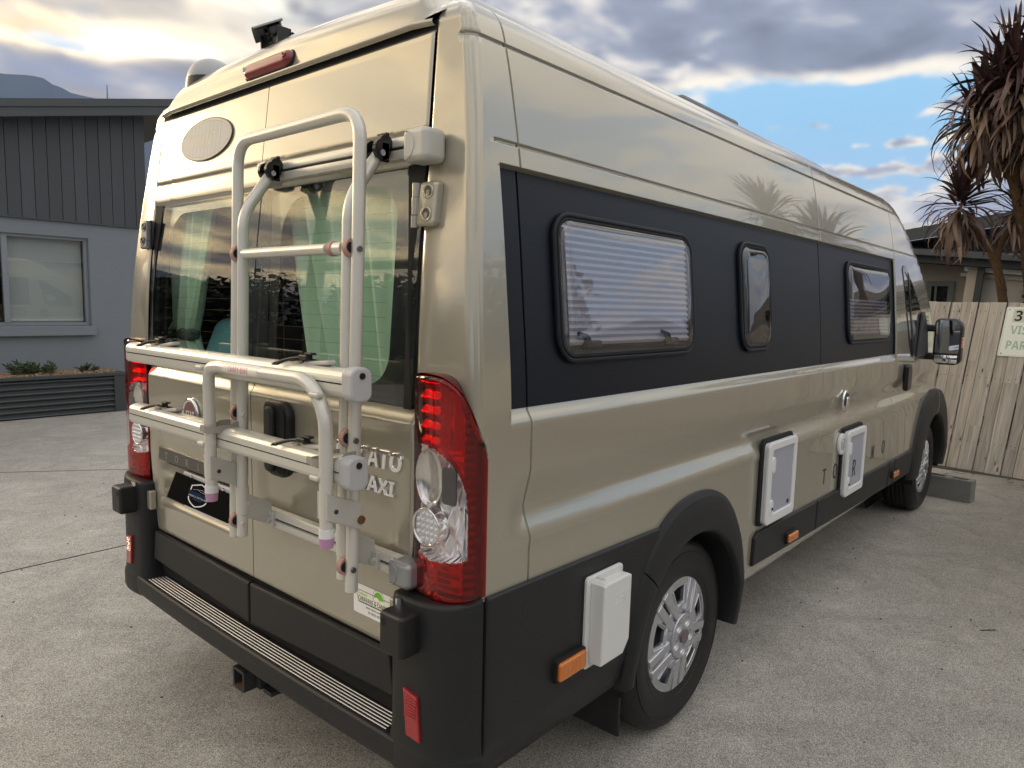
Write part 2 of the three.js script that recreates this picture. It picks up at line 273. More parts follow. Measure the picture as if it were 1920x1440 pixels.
function shellPoint(z, j) {
  const w = z < -4 ? WX(z) : 1, yt = z < -3.8 ? YT(z) : 9;
  let x, y;
  if (j < nS) {
    y = ySide[j]; const e = cornerEnd(y).end; if (z > e) z = e; else if (z === zCols[0]) z = e;
    x = X0(y) + sideD(y, z); y = Math.max(y, arch(z));
  } else { x = xRoof[j - nS]; if (z > -0.21) z -= 0.008 * step(x, 0.735, 0.806) * (1 - step(-z, 0.15, 0.21)); y = roofY(x, z); }
  x *= w;
  const soft = yt + 0.09 * (1 - (x / 0.9) ** 2);
  if (y > soft - 0.06) { const t = y - (soft - 0.06); y = soft - 0.06 + 0.06 * (1 - Math.exp(-t / 0.06)); }
  return [x, y, z, -z, j < nS ? ySide[j] : 3 - x];
}
const inPanel = (z, j) => j < nS && z < -0.2095 && z > -4.0705 && ySide[Math.floor(j)] >= 1.335 && ySide[Math.floor(j)] < 1.947;
const inScreen = (z, j) => z < -4.75 && z > -5.47 && j > nS - 2 + 0.5 && Math.floor(j) >= nS + 1;
const shellR = grid(zCols, vRows, shellPoint, (z, j) => !inPanel(z, j) && !inScreen(z, j));
mesh('body_shell', merge([shellR, mirrorX(shellR)]), M.paint, van);
const scr = grid(zCols, vRows, shellPoint, inScreen);
mesh('windscreen', merge([scr, mirrorX(scr)]), M.tint, van);
for (const [a, b] of [[-0.2095, -0.292], [-0.292, -2.62], [-2.62, -4.0705]]) {
  const f = (z, j) => inPanel(z, j) && z < a && z > b, g = grid(zCols, vRows, shellPoint, f);
  mesh('side_panel', g, M.satin, van); mesh('side_panel', mirrorX(g), M.satin, van);
}
// lips of the recess round the black panels (the step that catches the light) come with the shell rows
// ---- rear corner pillars
{
  const ys = [...range(0.86, 1.44, 40), ...range(1.5, 2.24, 18), 2.2615, 2.2625, 2.2715, 2.2725, ...range(2.285, 2.386, 10)];
  const ss = range(0, 1, 40);
  const g = grid(ss, ys, (s, y) => {
    const { zr, X, x0, r, end } = cornerEnd(y); let d = (y > 2.262 && y < 2.272) ? 0.006 : 0;
    const wob = 0.004 * Math.sin((y - 1.4) * 9) * step(y, 1.44, 1.6) * (1 - step(y, 2.1, 2.25));
    let x, z;
    if (s < 0.45) { const t = s / 0.45; x = lerp(x0, X - r, t); z = zr - 0.004 * t + wob * Math.sin(t * Math.PI) - (t < 0.06 ? 0.005 * (1 - t / 0.06) : 0); }
    else if (s < 0.9) { const a = (s - 0.45) / 0.45 * Math.PI / 2; x = X - r + Math.sin(a) * (r - d); z = zr - 0.004 - r + Math.cos(a) * (r - d); }
    else { const t = (s - 0.9) / 0.1; x = X - d; z = lerp(zr - 0.004 - r, end, t); }
    const lt = s < 0.9 ? lerpTab([[0.82, 1.416], [0.93, 1.429], [1.0, 1.39], [1.027, 1.322]])(x) : lerpTab([[-0.13, 1.22], [-0.122, 1.232], [-0.085, 1.322]])(z);
    if (y < lt - (s < 0.35 ? 0.034 : 0.065) && z > -0.110) { z = Math.min(z, -0.13); x = Math.min(x, 0.985); }      // pocket that takes the tail lamp
    return [x, y, z];
  });
  mesh('corner_pillar', g, M.paint, van); mesh('corner_pillar', mirrorX(g), M.paint, van);
  const wallIn = (s, y) => { const { x0, zr } = cornerEnd(y); return [x0, y, zr - 0.012 - s * 0.09]; }, inner = grid([0, 1], ys, wallIn, (s, y) => y < 2.318), upper = grid([0, 1], [2.312, ...ys.filter((y) => y > 2.313)], (s, y) => { const { x0, zr } = cornerEnd(y); return [x0 + 0.001, y, zr - 0.003 - s * 0.16]; });
  mesh('shoulder_cap', merge([upper, mirrorX(upper)]), M.paint, van);
  mesh('door_seal', merge([inner, mirrorX(inner), box2(-0.80, 0.80, 2.296, 2.322, -0.235, -0.163)]), M.seal, van);
  // rain gutter lip over the doors
  const gl = grid(range(-0.787, 0.787, 20), range(0, 1, 6), (x, t) => { const a = t * Math.PI; const b = step(Math.abs(x), 0.735, 0.79); return [x, 2.3195 - 0.004 * b + 0.009 * Math.cos(a), -0.152 - 0.008 * b + 0.013 * Math.sin(a)]; });
  mesh('rain_gutter', gl, M.paint, van);
}
// ---- inside
mesh('floor_and_added_partition', merge([box2(-0.72, 0.72, 0.44, 0.60, -6.0, -0.12), box2(-1.0, 1.0, 0.52, 0.60, -0.80, -0.12), box2(-1.0, 1.0, 0.46, 0.60, -4.9, -1.72), box2(-0.86, 0.86, 0.60, 2.25, -2.72, -2.68)]), M.inside, van);  // floor, and an upright partition added unseen to keep the interior dark
for (const s of [1, -1]) for (const w of [RW, FW]) {
  const g = new THREE.CylinderGeometry(w.r + 0.004, w.r + 0.004, 0.36, 32, 1, true, -Math.PI / 2 - 0.12, Math.PI + 0.24); g.rotateX(-Math.PI / 2); g.rotateY(Math.PI / 2);
  const arc = grid(range(-0.15, Math.PI + 0.15, 28), [0.64, 1.015], (a, x) => [s * x, AY + Math.sin(a) * (w.r + 0.003), w.z + Math.cos(a) * (w.r + 0.003)]);
  const wall = new THREE.CircleGeometry(w.r, 32); wall.rotateY(s * Math.PI / 2); wall.translate(s * 0.66, AY, w.z);
  mesh('wheel_arch_liner', merge([arc, wall]), M.seal, van);
}
// ---- rear doors
const relief = (sgn) => (x, y) => {
  const ax = Math.abs(x); let d = 0;
  d += lerpTab([[1.288, 0], [1.318, -0.016], [1.33, -0.018], [1.95, -0.018], [1.957, -0.012], [1.972, 0]])(y);
  if (y > 2.0365 && y < 2.0435) d -= 0.006;
  d += lerpTab([[0.9, 0], [0.955, -0.012], [1.04, -0.014], [1.105, 0]])(y) * step(ax, 0.03, 0.09) * (1 - step(ax, 0.70, 0.77));
  if (sgn < 0) d -= 0.016 * step(ax, 0.105, 0.13) * (1 - step(ax, 0.715, 0.76)) * step(y, 0.765, 0.80) * (1 - step(y, 0.945, 0.96));
  d -= 0.004 * step(ax, XD(y) - 0.006, XD(y)) + 0.007 * (1 - step(y, 0.648, 0.656)) + 0.007 * step(y, 2.289, 2.298);
  return d;
};
const ysDoor = [0.648, 0.652, 0.657, 0.67, ...range(0.70, 1.28, 58), 1.288, 1.298, 1.308, 1.318, 1.325, 1.955, 1.957, 1.962, 1.967, 1.972, 1.99, 2.02, 2.036, 2.037, 2.043, 2.044, ...range(2.06, 2.27, 10), 2.288, 2.293, 2.298];
const xsDoor = [0.0018, 0.0035, 0.006, 0.016, ...range(0.03, 0.14, 11), ...range(0.18, 0.66, 8), ...range(0.68, 0.985, 14).map((t) => t * 0.805).filter((t) => t > 0.66), 0.797, 0.801, 0.8045];
const doors = {};
for (const sgn of [-1, 1]) {
  const R = relief(sgn);
  const sx = (x, y) => x * (x > 0.1 ? lerp(1, XD(y) / 0.8045, step(x, 0.1, 0.8045)) : 1);
  let g = grid(xsDoor, ysDoor, (x, y) => { const X = sx(x, y); return [X, y, ZR(y) + R(X, y), X, y]; }, (x, y) => !(y > 1.326 && y < 1.954 && x < 0.801));
  if (sgn < 0) g = mirrorX(g);
  const door = mesh('rear_door', g, M.paint, van, sgn > 0 ? 'right rear door carrying the bike rack brackets' : 'left rear door with the number plate recess'); doors[sgn] = door;
  let gl = grid([0.004, 0.2, 0.4, 0.6, 0.80], range(1.322, 1.958, 20), (x, y) => [x, y, ZR(y) - 0.009]);
  if (sgn < 0) gl = mirrorX(gl);
  mesh('window_glass', gl, M.glass, door);
  const sh = poly([[0.003, 0.655], [0.79, 0.655], [0.80, 1.0], [0.806, 1.4], [0.797, 1.96], [0.782, 2.285], [0.003, 2.285]]);
  const [cx0, cx1] = [0.118, 0.688]; sh.holes.push(rrect(cx0, 1.372, cx1, 1.922, [0.10, 0.10, 0.115, 0.115], new THREE.Path()));
  let fr = ext(sh, 0.003); mapV(fr, (x, y, z) => [x, y, ZR(y) - 0.026 + z]); if (sgn < 0) fr = mirrorX(fr);
  mesh('window_surround', fr, M.black, door);
  let tr = ext(poly([[0.732, 1.957], [0.803, 1.957], [0.8055, 1.40], [0.801, 1.324], [0.768, 1.324], [0.771, 1.60], [0.760, 1.76]]), 0.003, 0.001); mapV(tr, (x, y, z) => [x, y, ZR(y) - 0.0085 + z]); if (sgn < 0) tr = mirrorX(tr); mesh('window_trim', tr, M.seal, door);
  const wires = []; for (let i = 0; i < 13; i++) { const y = 1.40 + i * 0.04; wires.push(box2(0.125, 0.68, y, y + 0.0007, ZR(y) - 0.0125, ZR(y) - 0.0118)); }
  let wg = merge(wires); if (sgn < 0) wg = mirrorX(wg); mesh('heating_wires', wg, M.rust, door).userData.kind = 'stuff';
  // lower dark cladding
  let cl = ext(poly([[0.004, 0.495], [0.765, 0.530], [0.744, 0.650], [0.006, 0.638]]), 0.022, 0.006); cl.translate(0, 0, -0.073); if (sgn < 0) cl = mirrorX(cl);
  mesh('door_cladding', cl, M.plastic, door);
}
mesh('door_gap', merge([grid([-0.0045, 0.0045], ysDoor, (x, y) => [x, y, ZR(y) - 0.0055 - (y > 1.3 && y < 1.96 ? 0.014 : 0) - (y > 0.93 && y < 1.09 ? 0.002 : 0)]), box2(-0.003, 0.003, 0.60, 2.30, -0.2, -0.196), box2(-0.80, 0.80, 0.44, 0.66, -0.12, -0.09)]), M.seal, van);
const rd = doors[1], ld = doors[-1];
// handle
{
  const h = ext(rrect(0.122, 1.045, 0.268, 1.287, [0.05, 0.05, 0.05, 0.03]), 0.030, 0.010, 3); h.translate(0, 0, -0.072);
  const hd = mesh('door_handle', h, M.plastic2, rd);
  const grip = ext(rrect(0.150, 1.06, 0.196, 1.268, 0.02), 0.020, 0.008, 3); grip.translate(0, 0, -0.046); mesh('handle_grip', grip, M.strap, hd);
  const rec = ext(rrect(0.205, 1.06, 0.252, 1.262, 0.018), 0.002); rec.translate(0, 0, -0.0418); mesh('handle_recess', rec, M.seal, hd);
}
// oval emblem, badges and lettering
{
  const ov = new THREE.Shape(); ov.absellipse(0, 0, 0.190, 0.075, 0, Math.PI * 2, false);
  const tex = canvasTex(1024, 408, (c, w, h) => {
    c.fillStyle = '#cfc8b6'; c.fillRect(0, 0, w, h);
    c.fillStyle = '#b9bdc2'; c.beginPath(); c.ellipse(w / 2, h / 2, w * 0.462, h * 0.425, 0, 0, 7); c.fill();
    c.strokeStyle = '#8d8a82'; c.lineWidth = 5; c.stroke();
    c.strokeStyle = 'rgba(105,105,105,0.85)'; c.lineWidth = 5;
    for (let i = 0; i < 9; i++) { c.beginPath(); c.moveTo(210 + i * 76, 45); c.lineTo(196 + i * 76, 365); c.stroke(); }
    c.fillStyle = '#d9d0bb'; c.strokeStyle = '#86837c'; c.lineWidth = 5; c.font = 'bold 178px sans-serif'; c.textAlign = 'center'; c.textBaseline = 'middle';
    const L = 'AVANTI'; for (let i = 0; i < 6; i++) { c.save(); c.translate(232 + i * 112, h / 2 + 6); c.scale(0.82, 1); c.fillText(L[i], 0, 0); c.strokeText(L[i], 0, 0); c.restore(); }
  });
  const g = ext(ov, 0.006, 0.002); const uv = g.attributes.uv, p = g.attributes.position; for (let i = 0; i < p.count; i++) uv.setXY(i, p.getX(i) / 0.38 + 0.5, p.getY(i) / 0.15 + 0.5);
  mapV(g, (x, y, z) => [x - 0.405, y + 2.173, ZR(y + 2.173) + z]);
  mesh('oval_emblem', g, std(0.62, 0.64, 0.67, 0.5, 0, { map: tex }), ld);
  const rim = new THREE.TorusGeometry(1, 0.0025 / 0.19, 6, 64); rim.scale(0.190, 0.075, 0.19); mapV(rim, (x, y, z) => [x - 0.405, y + 2.173, ZR(y + 2.173) + z + 0.004]); mesh('emblem_rim', rim, M.steel, ld);
  const btex = canvasTex(256, 256, (c, w, h) => { c.fillStyle = '#6b1420'; c.fillRect(0, 0, w, h); c.fillStyle = '#4a2026'; c.fillRect(0, 92, w, 82); c.fillStyle = '#d8d4d0'; c.font = 'bold 92px sans-serif'; c.textAlign = 'center'; c.textBaseline = 'middle'; c.save(); c.translate(128, 132); c.scale(0.85, 1.25); c.fillText('FIAT', 0, 0); c.restore(); });
  const disc = new THREE.CircleGeometry(0.052, 40); disc.translate(-0.425, 1.165, -0.0605); const ring = new THREE.TorusGeometry(0.057, 0.008, 10, 48); ring.scale(1, 1, 0.8); ring.translate(-0.425, 1.165, -0.064);
  const b = mesh('round_badge', ring, M.chrome, ld); mesh('badge_face', disc, phy(1, 1, 1, 0.2, 0, { map: btex, clearcoat: 1 }), b);
  const back = cyl(0.056, 0.056, 0.01, -0.425, 1.165, -0.067, 'z', 40); mesh('badge_base', back, M.steel, b);
  const words = [['DUCATO', 0.632, 1.178, 0.29, 0.054], ['MAXI', 0.660, 1.103, 0.175, 0.044]];
  for (const [w, cx, cy, width, hh] of words) { const t = text(w, 0.05, 0.006, fontB, 0.0015); t.computeBoundingBox(); const bb = t.boundingBox; t.scale(width / (bb.max.x - bb.min.x), hh / (bb.max.y - bb.min.y), 1); mapV(t, (x, y, z) => [x + cx + (y) * 0.12, y + cy, -0.071 + z]); mesh('chrome_lettering', clean(t), M.chrome, rd); }
  // name strip and plate
  const st = ext(poly([[-0.742, 0.948], [-0.735, 1.003], [-0.152, 0.997], [-0.152, 0.946]]), 0.010, 0.003); st.translate(0, 0, -0.083);
  const strip = mesh('name_strip', st, std(0.12, 0.115, 0.105, 0.35, 0.5), ld);
  ['T', 'O', 'R', 'I', 'N', 'O'].forEach((L, i) => { const t = text(L, 0.026, 0.002); t.scale(1.15, 1, 1); t.translate(-0.665 + i * 0.0905, 0.972, -0.0735); mesh('letter', clean(t), std(0.38, 0.36, 0.33, 0.4, 0.3), strip); });
  const frm = ext(rrect(-0.53, 0.790, -0.155, 0.934, 0.012), 0.008, 0.003); frm.translate(0, 0, -0.084);
  const holder = mesh('plate_holder', frm, phy(0.75, 0.75, 0.74, 0.3, 0.2), ld);
  for (const [px, py] of [[-0.45, 0.925], [-0.25, 0.925], [-0.205, 0.922]]) mesh('bolt', cyl(0.006, 0.006, 0.01, px, py, -0.074, 'z', 12), M.chrome, holder);
  const ptex = canvasTex(1024, 420, (c, w, h) => {
    c.fillStyle = '#030304'; c.fillRect(0, 0, w, h);
    c.save(); c.translate(w * 0.47, h * 0.5);
    c.strokeStyle = '#0c2a52'; c.lineWidth = 26; const sh = () => { c.beginPath(); c.moveTo(-150, -40); c.lineTo(-150, -110); c.lineTo(0, -175); c.lineTo(150, -110); c.lineTo(150, -40); c.moveTo(-146, 62); c.quadraticCurveTo(-130, 140, 0, 180); c.quadraticCurveTo(130, 140, 146, 62); }; sh(); c.stroke();
    c.strokeStyle = '#f2f2f2'; c.lineWidth = 17; sh(); c.stroke();
    c.strokeStyle = '#dddddd'; c.lineWidth = 4; c.beginPath(); c.moveTo(-110, -52); c.quadraticCurveTo(-60, -84, -10, -80); c.quadraticCurveTo(40, -112, 80, -68); c.lineTo(118, -58); c.moveTo(-30, -78); c.quadraticCurveTo(20, -50, 90, -58); c.stroke();
    c.fillStyle = '#1d4e8f'; c.font = 'bold 50px sans-serif'; c.textAlign = 'center'; c.fillText('POSTMILLION', 0, 8); c.fillStyle = '#14386b'; c.fillRect(-70, 62, 140, 26); c.fillStyle = '#e6e6e6'; c.font = '36px sans-serif'; c.fillText('MOBILE DETAILING', 0, 48);
    c.restore();
  });
  const pg = ext(poly([[-0.573, 0.924], [-0.663, 0.806], [-0.170, 0.806], [-0.098, 0.915]]), 0.003); { const p2 = pg.attributes.position, u2 = pg.attributes.uv; for (let i = 0; i < p2.count; i++) { const x = p2.getX(i), y = p2.getY(i), v = clamp((y - 0.806) / 0.112, 0, 1), xl = lerp(-0.663, -0.573, v), xr = lerp(-0.170, -0.098, v); u2.setXY(i, (x - xl) / (xr - xl), v); } }
  pg.translate(0, 0, -0.0705); mesh('plate_cover', pg, phy(1, 1, 1, 0.8, 0, { map: ptex, specularIntensity: 0.15 }), ld, 'black plate with a white shield outline over the number plate');
  const stx = canvasTex(640, 300, (c, w, h) => {
    c.fillStyle = '#f4f3ef'; c.fillRect(0, 0, w, h);
    c.fillStyle = '#f3f4e0'; c.strokeStyle = '#222'; c.lineWidth = 6; c.beginPath(); c.moveTo(40, 62); c.lineTo(600, 62); c.lineTo(575, 176); c.lineTo(75, 176); c.closePath(); c.fill(); c.stroke(); c.lineWidth = 12; c.beginPath(); c.moveTo(80, 178); c.lineTo(575, 178); c.lineTo(598, 90); c.stroke();
    c.fillStyle = '#7cc531'; c.beginPath(); c.arc(385, 84, 74, Math.PI, 0); c.fill(); c.strokeStyle = '#5c7c5c'; c.lineWidth = 4; c.beginPath(); c.arc(385, 84, 90, Math.PI, 0); c.stroke();
    c.fillStyle = '#fbfbf6'; c.beginPath(); c.ellipse(352, 92, 44, 26, 0, 0, 7); c.fill(); c.strokeStyle = '#556'; c.stroke();
    c.fillStyle = '#8fae52'; c.font = 'italic bold 40px serif'; c.fillText('Sydney', 66, 106);
    c.fillStyle = '#181818'; c.font = 'bold 62px sans-serif'; c.save(); c.translate(72, 164); c.scale(0.83, 1); c.fillText('CARAVANS & CAMPERS', 0, 0, 600); c.restore();
    c.font = 'bold 30px sans-serif'; c.textAlign = 'center'; c.fillText('www.sydrv.com.au', 330, 222); c.font = 'bold 34px sans-serif'; c.fillText('02 9833 4272', 330, 266);
  });
  const sg = new THREE.PlaneGeometry(0.188, 0.088); sg.translate(0.658, 0.755, -0.0685); mesh('dealer_sticker', sg, phy(1, 1, 1, 0.4, 0, { map: stx }), rd, 'white sticker with a green arc and black lettering');
}
// ---- hinges
for (const s of [-1, 1]) {
  const k = (g) => s < 0 ? mirrorX(g) : g;
  const up = ext(rrect(0.806, 1.792, 0.872, 1.905, 0.012), 0.028, 0.008, 3); mapV(up, (x, y, z) => [x, y, ZR(y) - 0.012 + z]);
  const hinge = mesh('upper_hinge', k(up), s < 0 ? std(0.17, 0.17, 0.165, 0.5) : M.paint, van);
  mesh('hinge_knuckle', k(merge([cyl(0.011, 0.011, 0.034, 0.798, 1.885, -0.090, 'y', 14), cyl(0.011, 0.011, 0.044, 0.798, 1.845, -0.088, 'y', 14), cyl(0.011, 0.011, 0.030, 0.798, 1.806, -0.086, 'y', 14)])), s < 0 ? M.steel : M.paint, hinge);
  for (const y of [1.822, 1.878]) { const t = new THREE.TorusGeometry(0.016, 0.0035, 8, 20); t.translate(0.845, y, ZR(y) + 0.0165); const c = new THREE.CircleGeometry(0.0155, 20); c.translate(0.845, y, ZR(y) + 0.0166); mesh('bolt_hole', k(c), s < 0 ? M.steel : std(0.10, 0.085, 0.06, 0.5), hinge); mesh('bolt', k(merge([t, cyl(0.007, 0.007, 0.006, 0.846, y - 0.002, ZR(y) + 0.018, 'z', 6)])), s < 0 ? M.steel : M.paint, hinge); }
  // lower hinge cover
  const lo = new RoundedBoxGeometry(0.088, 0.112, 0.075, 3, 0.012); lo.translate(0.868, 0.775, 0.012);
  const lh = mesh('lower_hinge_cover', k(lo), M.plastic2, van);
  const hole = new THREE.CircleGeometry(0.010, 20); hole.translate(0.845, 0.805, 0.0501); mesh('screw_hole', k(hole), M.seal, lh);
  mesh('hinge_arm', k(merge([box2(0.755, 0.83, 0.735, 0.815, -0.068, -0.040, 0.008), cyl(0.012, 0.012, 0.09, 0.818, 0.775, -0.030, 'y', 14)])), M.paint, lh);
  mesh('hinge_pin', k(cyl(0.010, 0.010, 0.016, 0.832, 0.838, -0.012, 'y', 14)), M.chrome, lh);
}
// ---- tail lamps
const LC = [[0.822, -0.072, 1.416, 0.851], [0.838, -0.056, 1.423, 0.850], [0.88, -0.045, 1.430, 0.848], [0.93, -0.040, 1.429, 0.848], [0.975, -0.045, 1.416, 0.852], [1.008, -0.06, 1.384, 0.860], [1.027, -0.085, 1.322, 0.864], [1.034, -0.122, 1.232, 0.868]];
const lc = (k) => cubic(LC.map((p, i) => [i / 7, p[k]])), LX = lc(0), LZ = lc(1), LT = lc(2), LB = lc(3);
function lampPoint(s, y, inward = 0) { const t = 0.004, ax = LX(clamp(s + t, 0, 1)) - LX(clamp(s - t, 0, 1)), az = LZ(clamp(s + t, 0, 1)) - LZ(clamp(s - t, 0, 1)), l = Math.hypot(ax, az); const nx = -az / l, nz = ax / l; return [LX(s) - nx * inward, y, LZ(s) - nz * inward]; }
const topClear = lerpTab([[0.03, 1.25], [0.30, 1.252], [0.45, 1.243], [0.60, 1.215], [0.70, 1.18], [0.76, 1.14], [0.79, 1.08]]);
const botClear = lerpTab([[0.03, 0.966], [0.10, 0.962], [0.36, 0.953], [0.40, 0.957], [0.79, 0.972]]);
const isClear = (s, y) => s > 0.035 && s < 0.79 && y < topClear(s) && y > botClear(s);
for (const sd of [-1, 1]) {
  const k = (g) => sd < 0 ? mirrorX(g) : g;
  const S = range(0, 1, 70), V = range(0, 1, 130);
  const yOf = (s, v) => lerp(LB(s), LT(s), v);
  const pt = (inw, bump = () => 0) => (s, v) => { const y = yOf(s, v); const ed = Math.min(v, 1 - v) * 40, rim = ed < 1 ? (1 - ed) ** 2 * 0.012 : 0; return [...lampPoint(s, y, inw + rim + bump(s, y)), s, y]; };
  const lamp = sub('tail_lamp', van);
  mesh('red_lens', k(grid(S, V, pt(0), (s, v) => !isClear(s, yOf(s, v)))), M.redlens, lamp);
  mesh('clear_lens', k(grid(S, V, pt(0), (s, v) => isClear(s, yOf(s, v)))), M.clearlens, lamp);
  // reflector behind the lens: ribs, facets, plain faces
  const tri = (x) => Math.abs((x % 1 + 1) % 1 - 0.5) * 2;
  const rb = (s, y) => {
    if (isClear(s, y)) return 0.036 + 0.012 * tri(y * 11 + s * 4) + 0.012 * tri(s * 8 - y * 5) + 0.004 * n3(s * 14, y * 22, 3);
    if (s > 0.72) return 0.013 + 0.006 * tri(y * 46) * (s < 0.9 ? 1 : 0.25);
    if (y > 1.24) return s < 0.42 ? 0.014 + 0.014 * tri(y * 26) + 0.002 * tri(s * 40) : 0.02 + 0.010 * tri(s * 6);
    return s < 0.4 ? 0.014 + 0.005 * n3(s * 60, y * 95, 2) + 0.005 * tri(s * 14 + y * 20) : 0.016 + 0.004 * tri(y * 30);
  };
  const inset = (s) => clamp(s, 0.03, 0.975);
  const vv = range(0.004, 0.996, 200), rp = (s, v) => { const y = yOf(s, v), q = inset(s); return lampPoint(q, y, rb(q, y)); };
  mesh('reflector', k(grid(range(0.0, 0.72, 80), vv, rp, (s, v) => !isClear(s, yOf(s, v)))), std(0.8, 0.72, 0.7, 0.14, 0.85), lamp);
  mesh('side_reflector', k(grid(range(0.72, 1, 30), vv, rp, (s, v) => !isClear(s, yOf(s, v)))), std(0.22, 0.02, 0.02, 0.3, 0.3), lamp);
  mesh('clear_reflector', k(grid(range(0.03, 0.80, 90), range(0.10, 0.80, 160), rp, (s, v) => isClear(s, yOf(s, v)))), std(0.92, 0.92, 0.93, 0.2, 0.62), lamp);
  mesh('lamp_divider', k(merge([grid(range(0.79, 0.80, 1), range(0.955, 1.12, 8), (s, y) => lampPoint(s, y, 0.0015))])), M.redsolid, lamp);
  // two reflector bowls
  const bowl = (cx, cy, cz, rx, ry, depth) => { const pr = range(0, 1, 14).map((t) => new THREE.Vector2(Math.max(t, 0.001), -Math.sqrt(Math.max(0, 1 - t * t)))); const g = new THREE.LatheGeometry(pr, 40); g.rotateX(Math.PI / 2); g.scale(rx, ry, depth); g.translate(cx, cy, cz); return g; };
  mesh('lamp_bowl', k(bowl(0.888, 1.163, -0.060, 0.050, 0.075, 0.022)), std(0.75, 0.73, 0.7, 0.18, 0.8), lamp);
  const b2 = []; const tb = new THREE.TorusGeometry(0.047, 0.004, 8, 40); tb.translate(0.888, 1.036, -0.052); b2.push(tb);
  mesh('lamp_rim', k(merge([...b2, cyl(0.046, 0.046, 0.03, 0.893, 1.036, -0.068, 'z', 40)])), M.chrome, lamp);
  const dots = []; for (let a = 0; a < 5; a++) for (let b = 0; b < 5; b++) { const x = (a - 2) * 0.016, y = (b - 2) * 0.016; if (x * x + y * y < 0.0016) { const sgm = new THREE.SphereGeometry(0.008, 8, 6); sgm.translate(0.892 + x, 1.036 + y, -0.055); dots.push(sgm); } }
  mesh('lamp_bulbs', k(merge(dots)), std(0.8, 0.8, 0.82, 0.12, 0.4), lamp);
  const pane = ext(rrect(0.935, 1.105, 0.985, 1.20, 0.01), 0.006, 0.002); pane.translate(0, 0, -0.066); mesh('lamp_pocket', k(pane), std(0.08, 0.08, 0.085, 0.3, 0.4), lamp);
  const bk = merge([grid(range(0, 1, 20), [0, 1], (s, v) => lampPoint(s, yOf(s, 1), v * 0.05)), grid(range(0, 1, 20), [0, 1], (s, v) => lampPoint(s, yOf(s, 0), v * 0.05)), grid([0, 1], range(0, 1, 10), (u, v) => lampPoint(0, yOf(0, v), u * 0.05))]);
  mesh('lamp_housing', k(bk), std(0.06, 0.004, 0.006, 0.4), lamp);
}
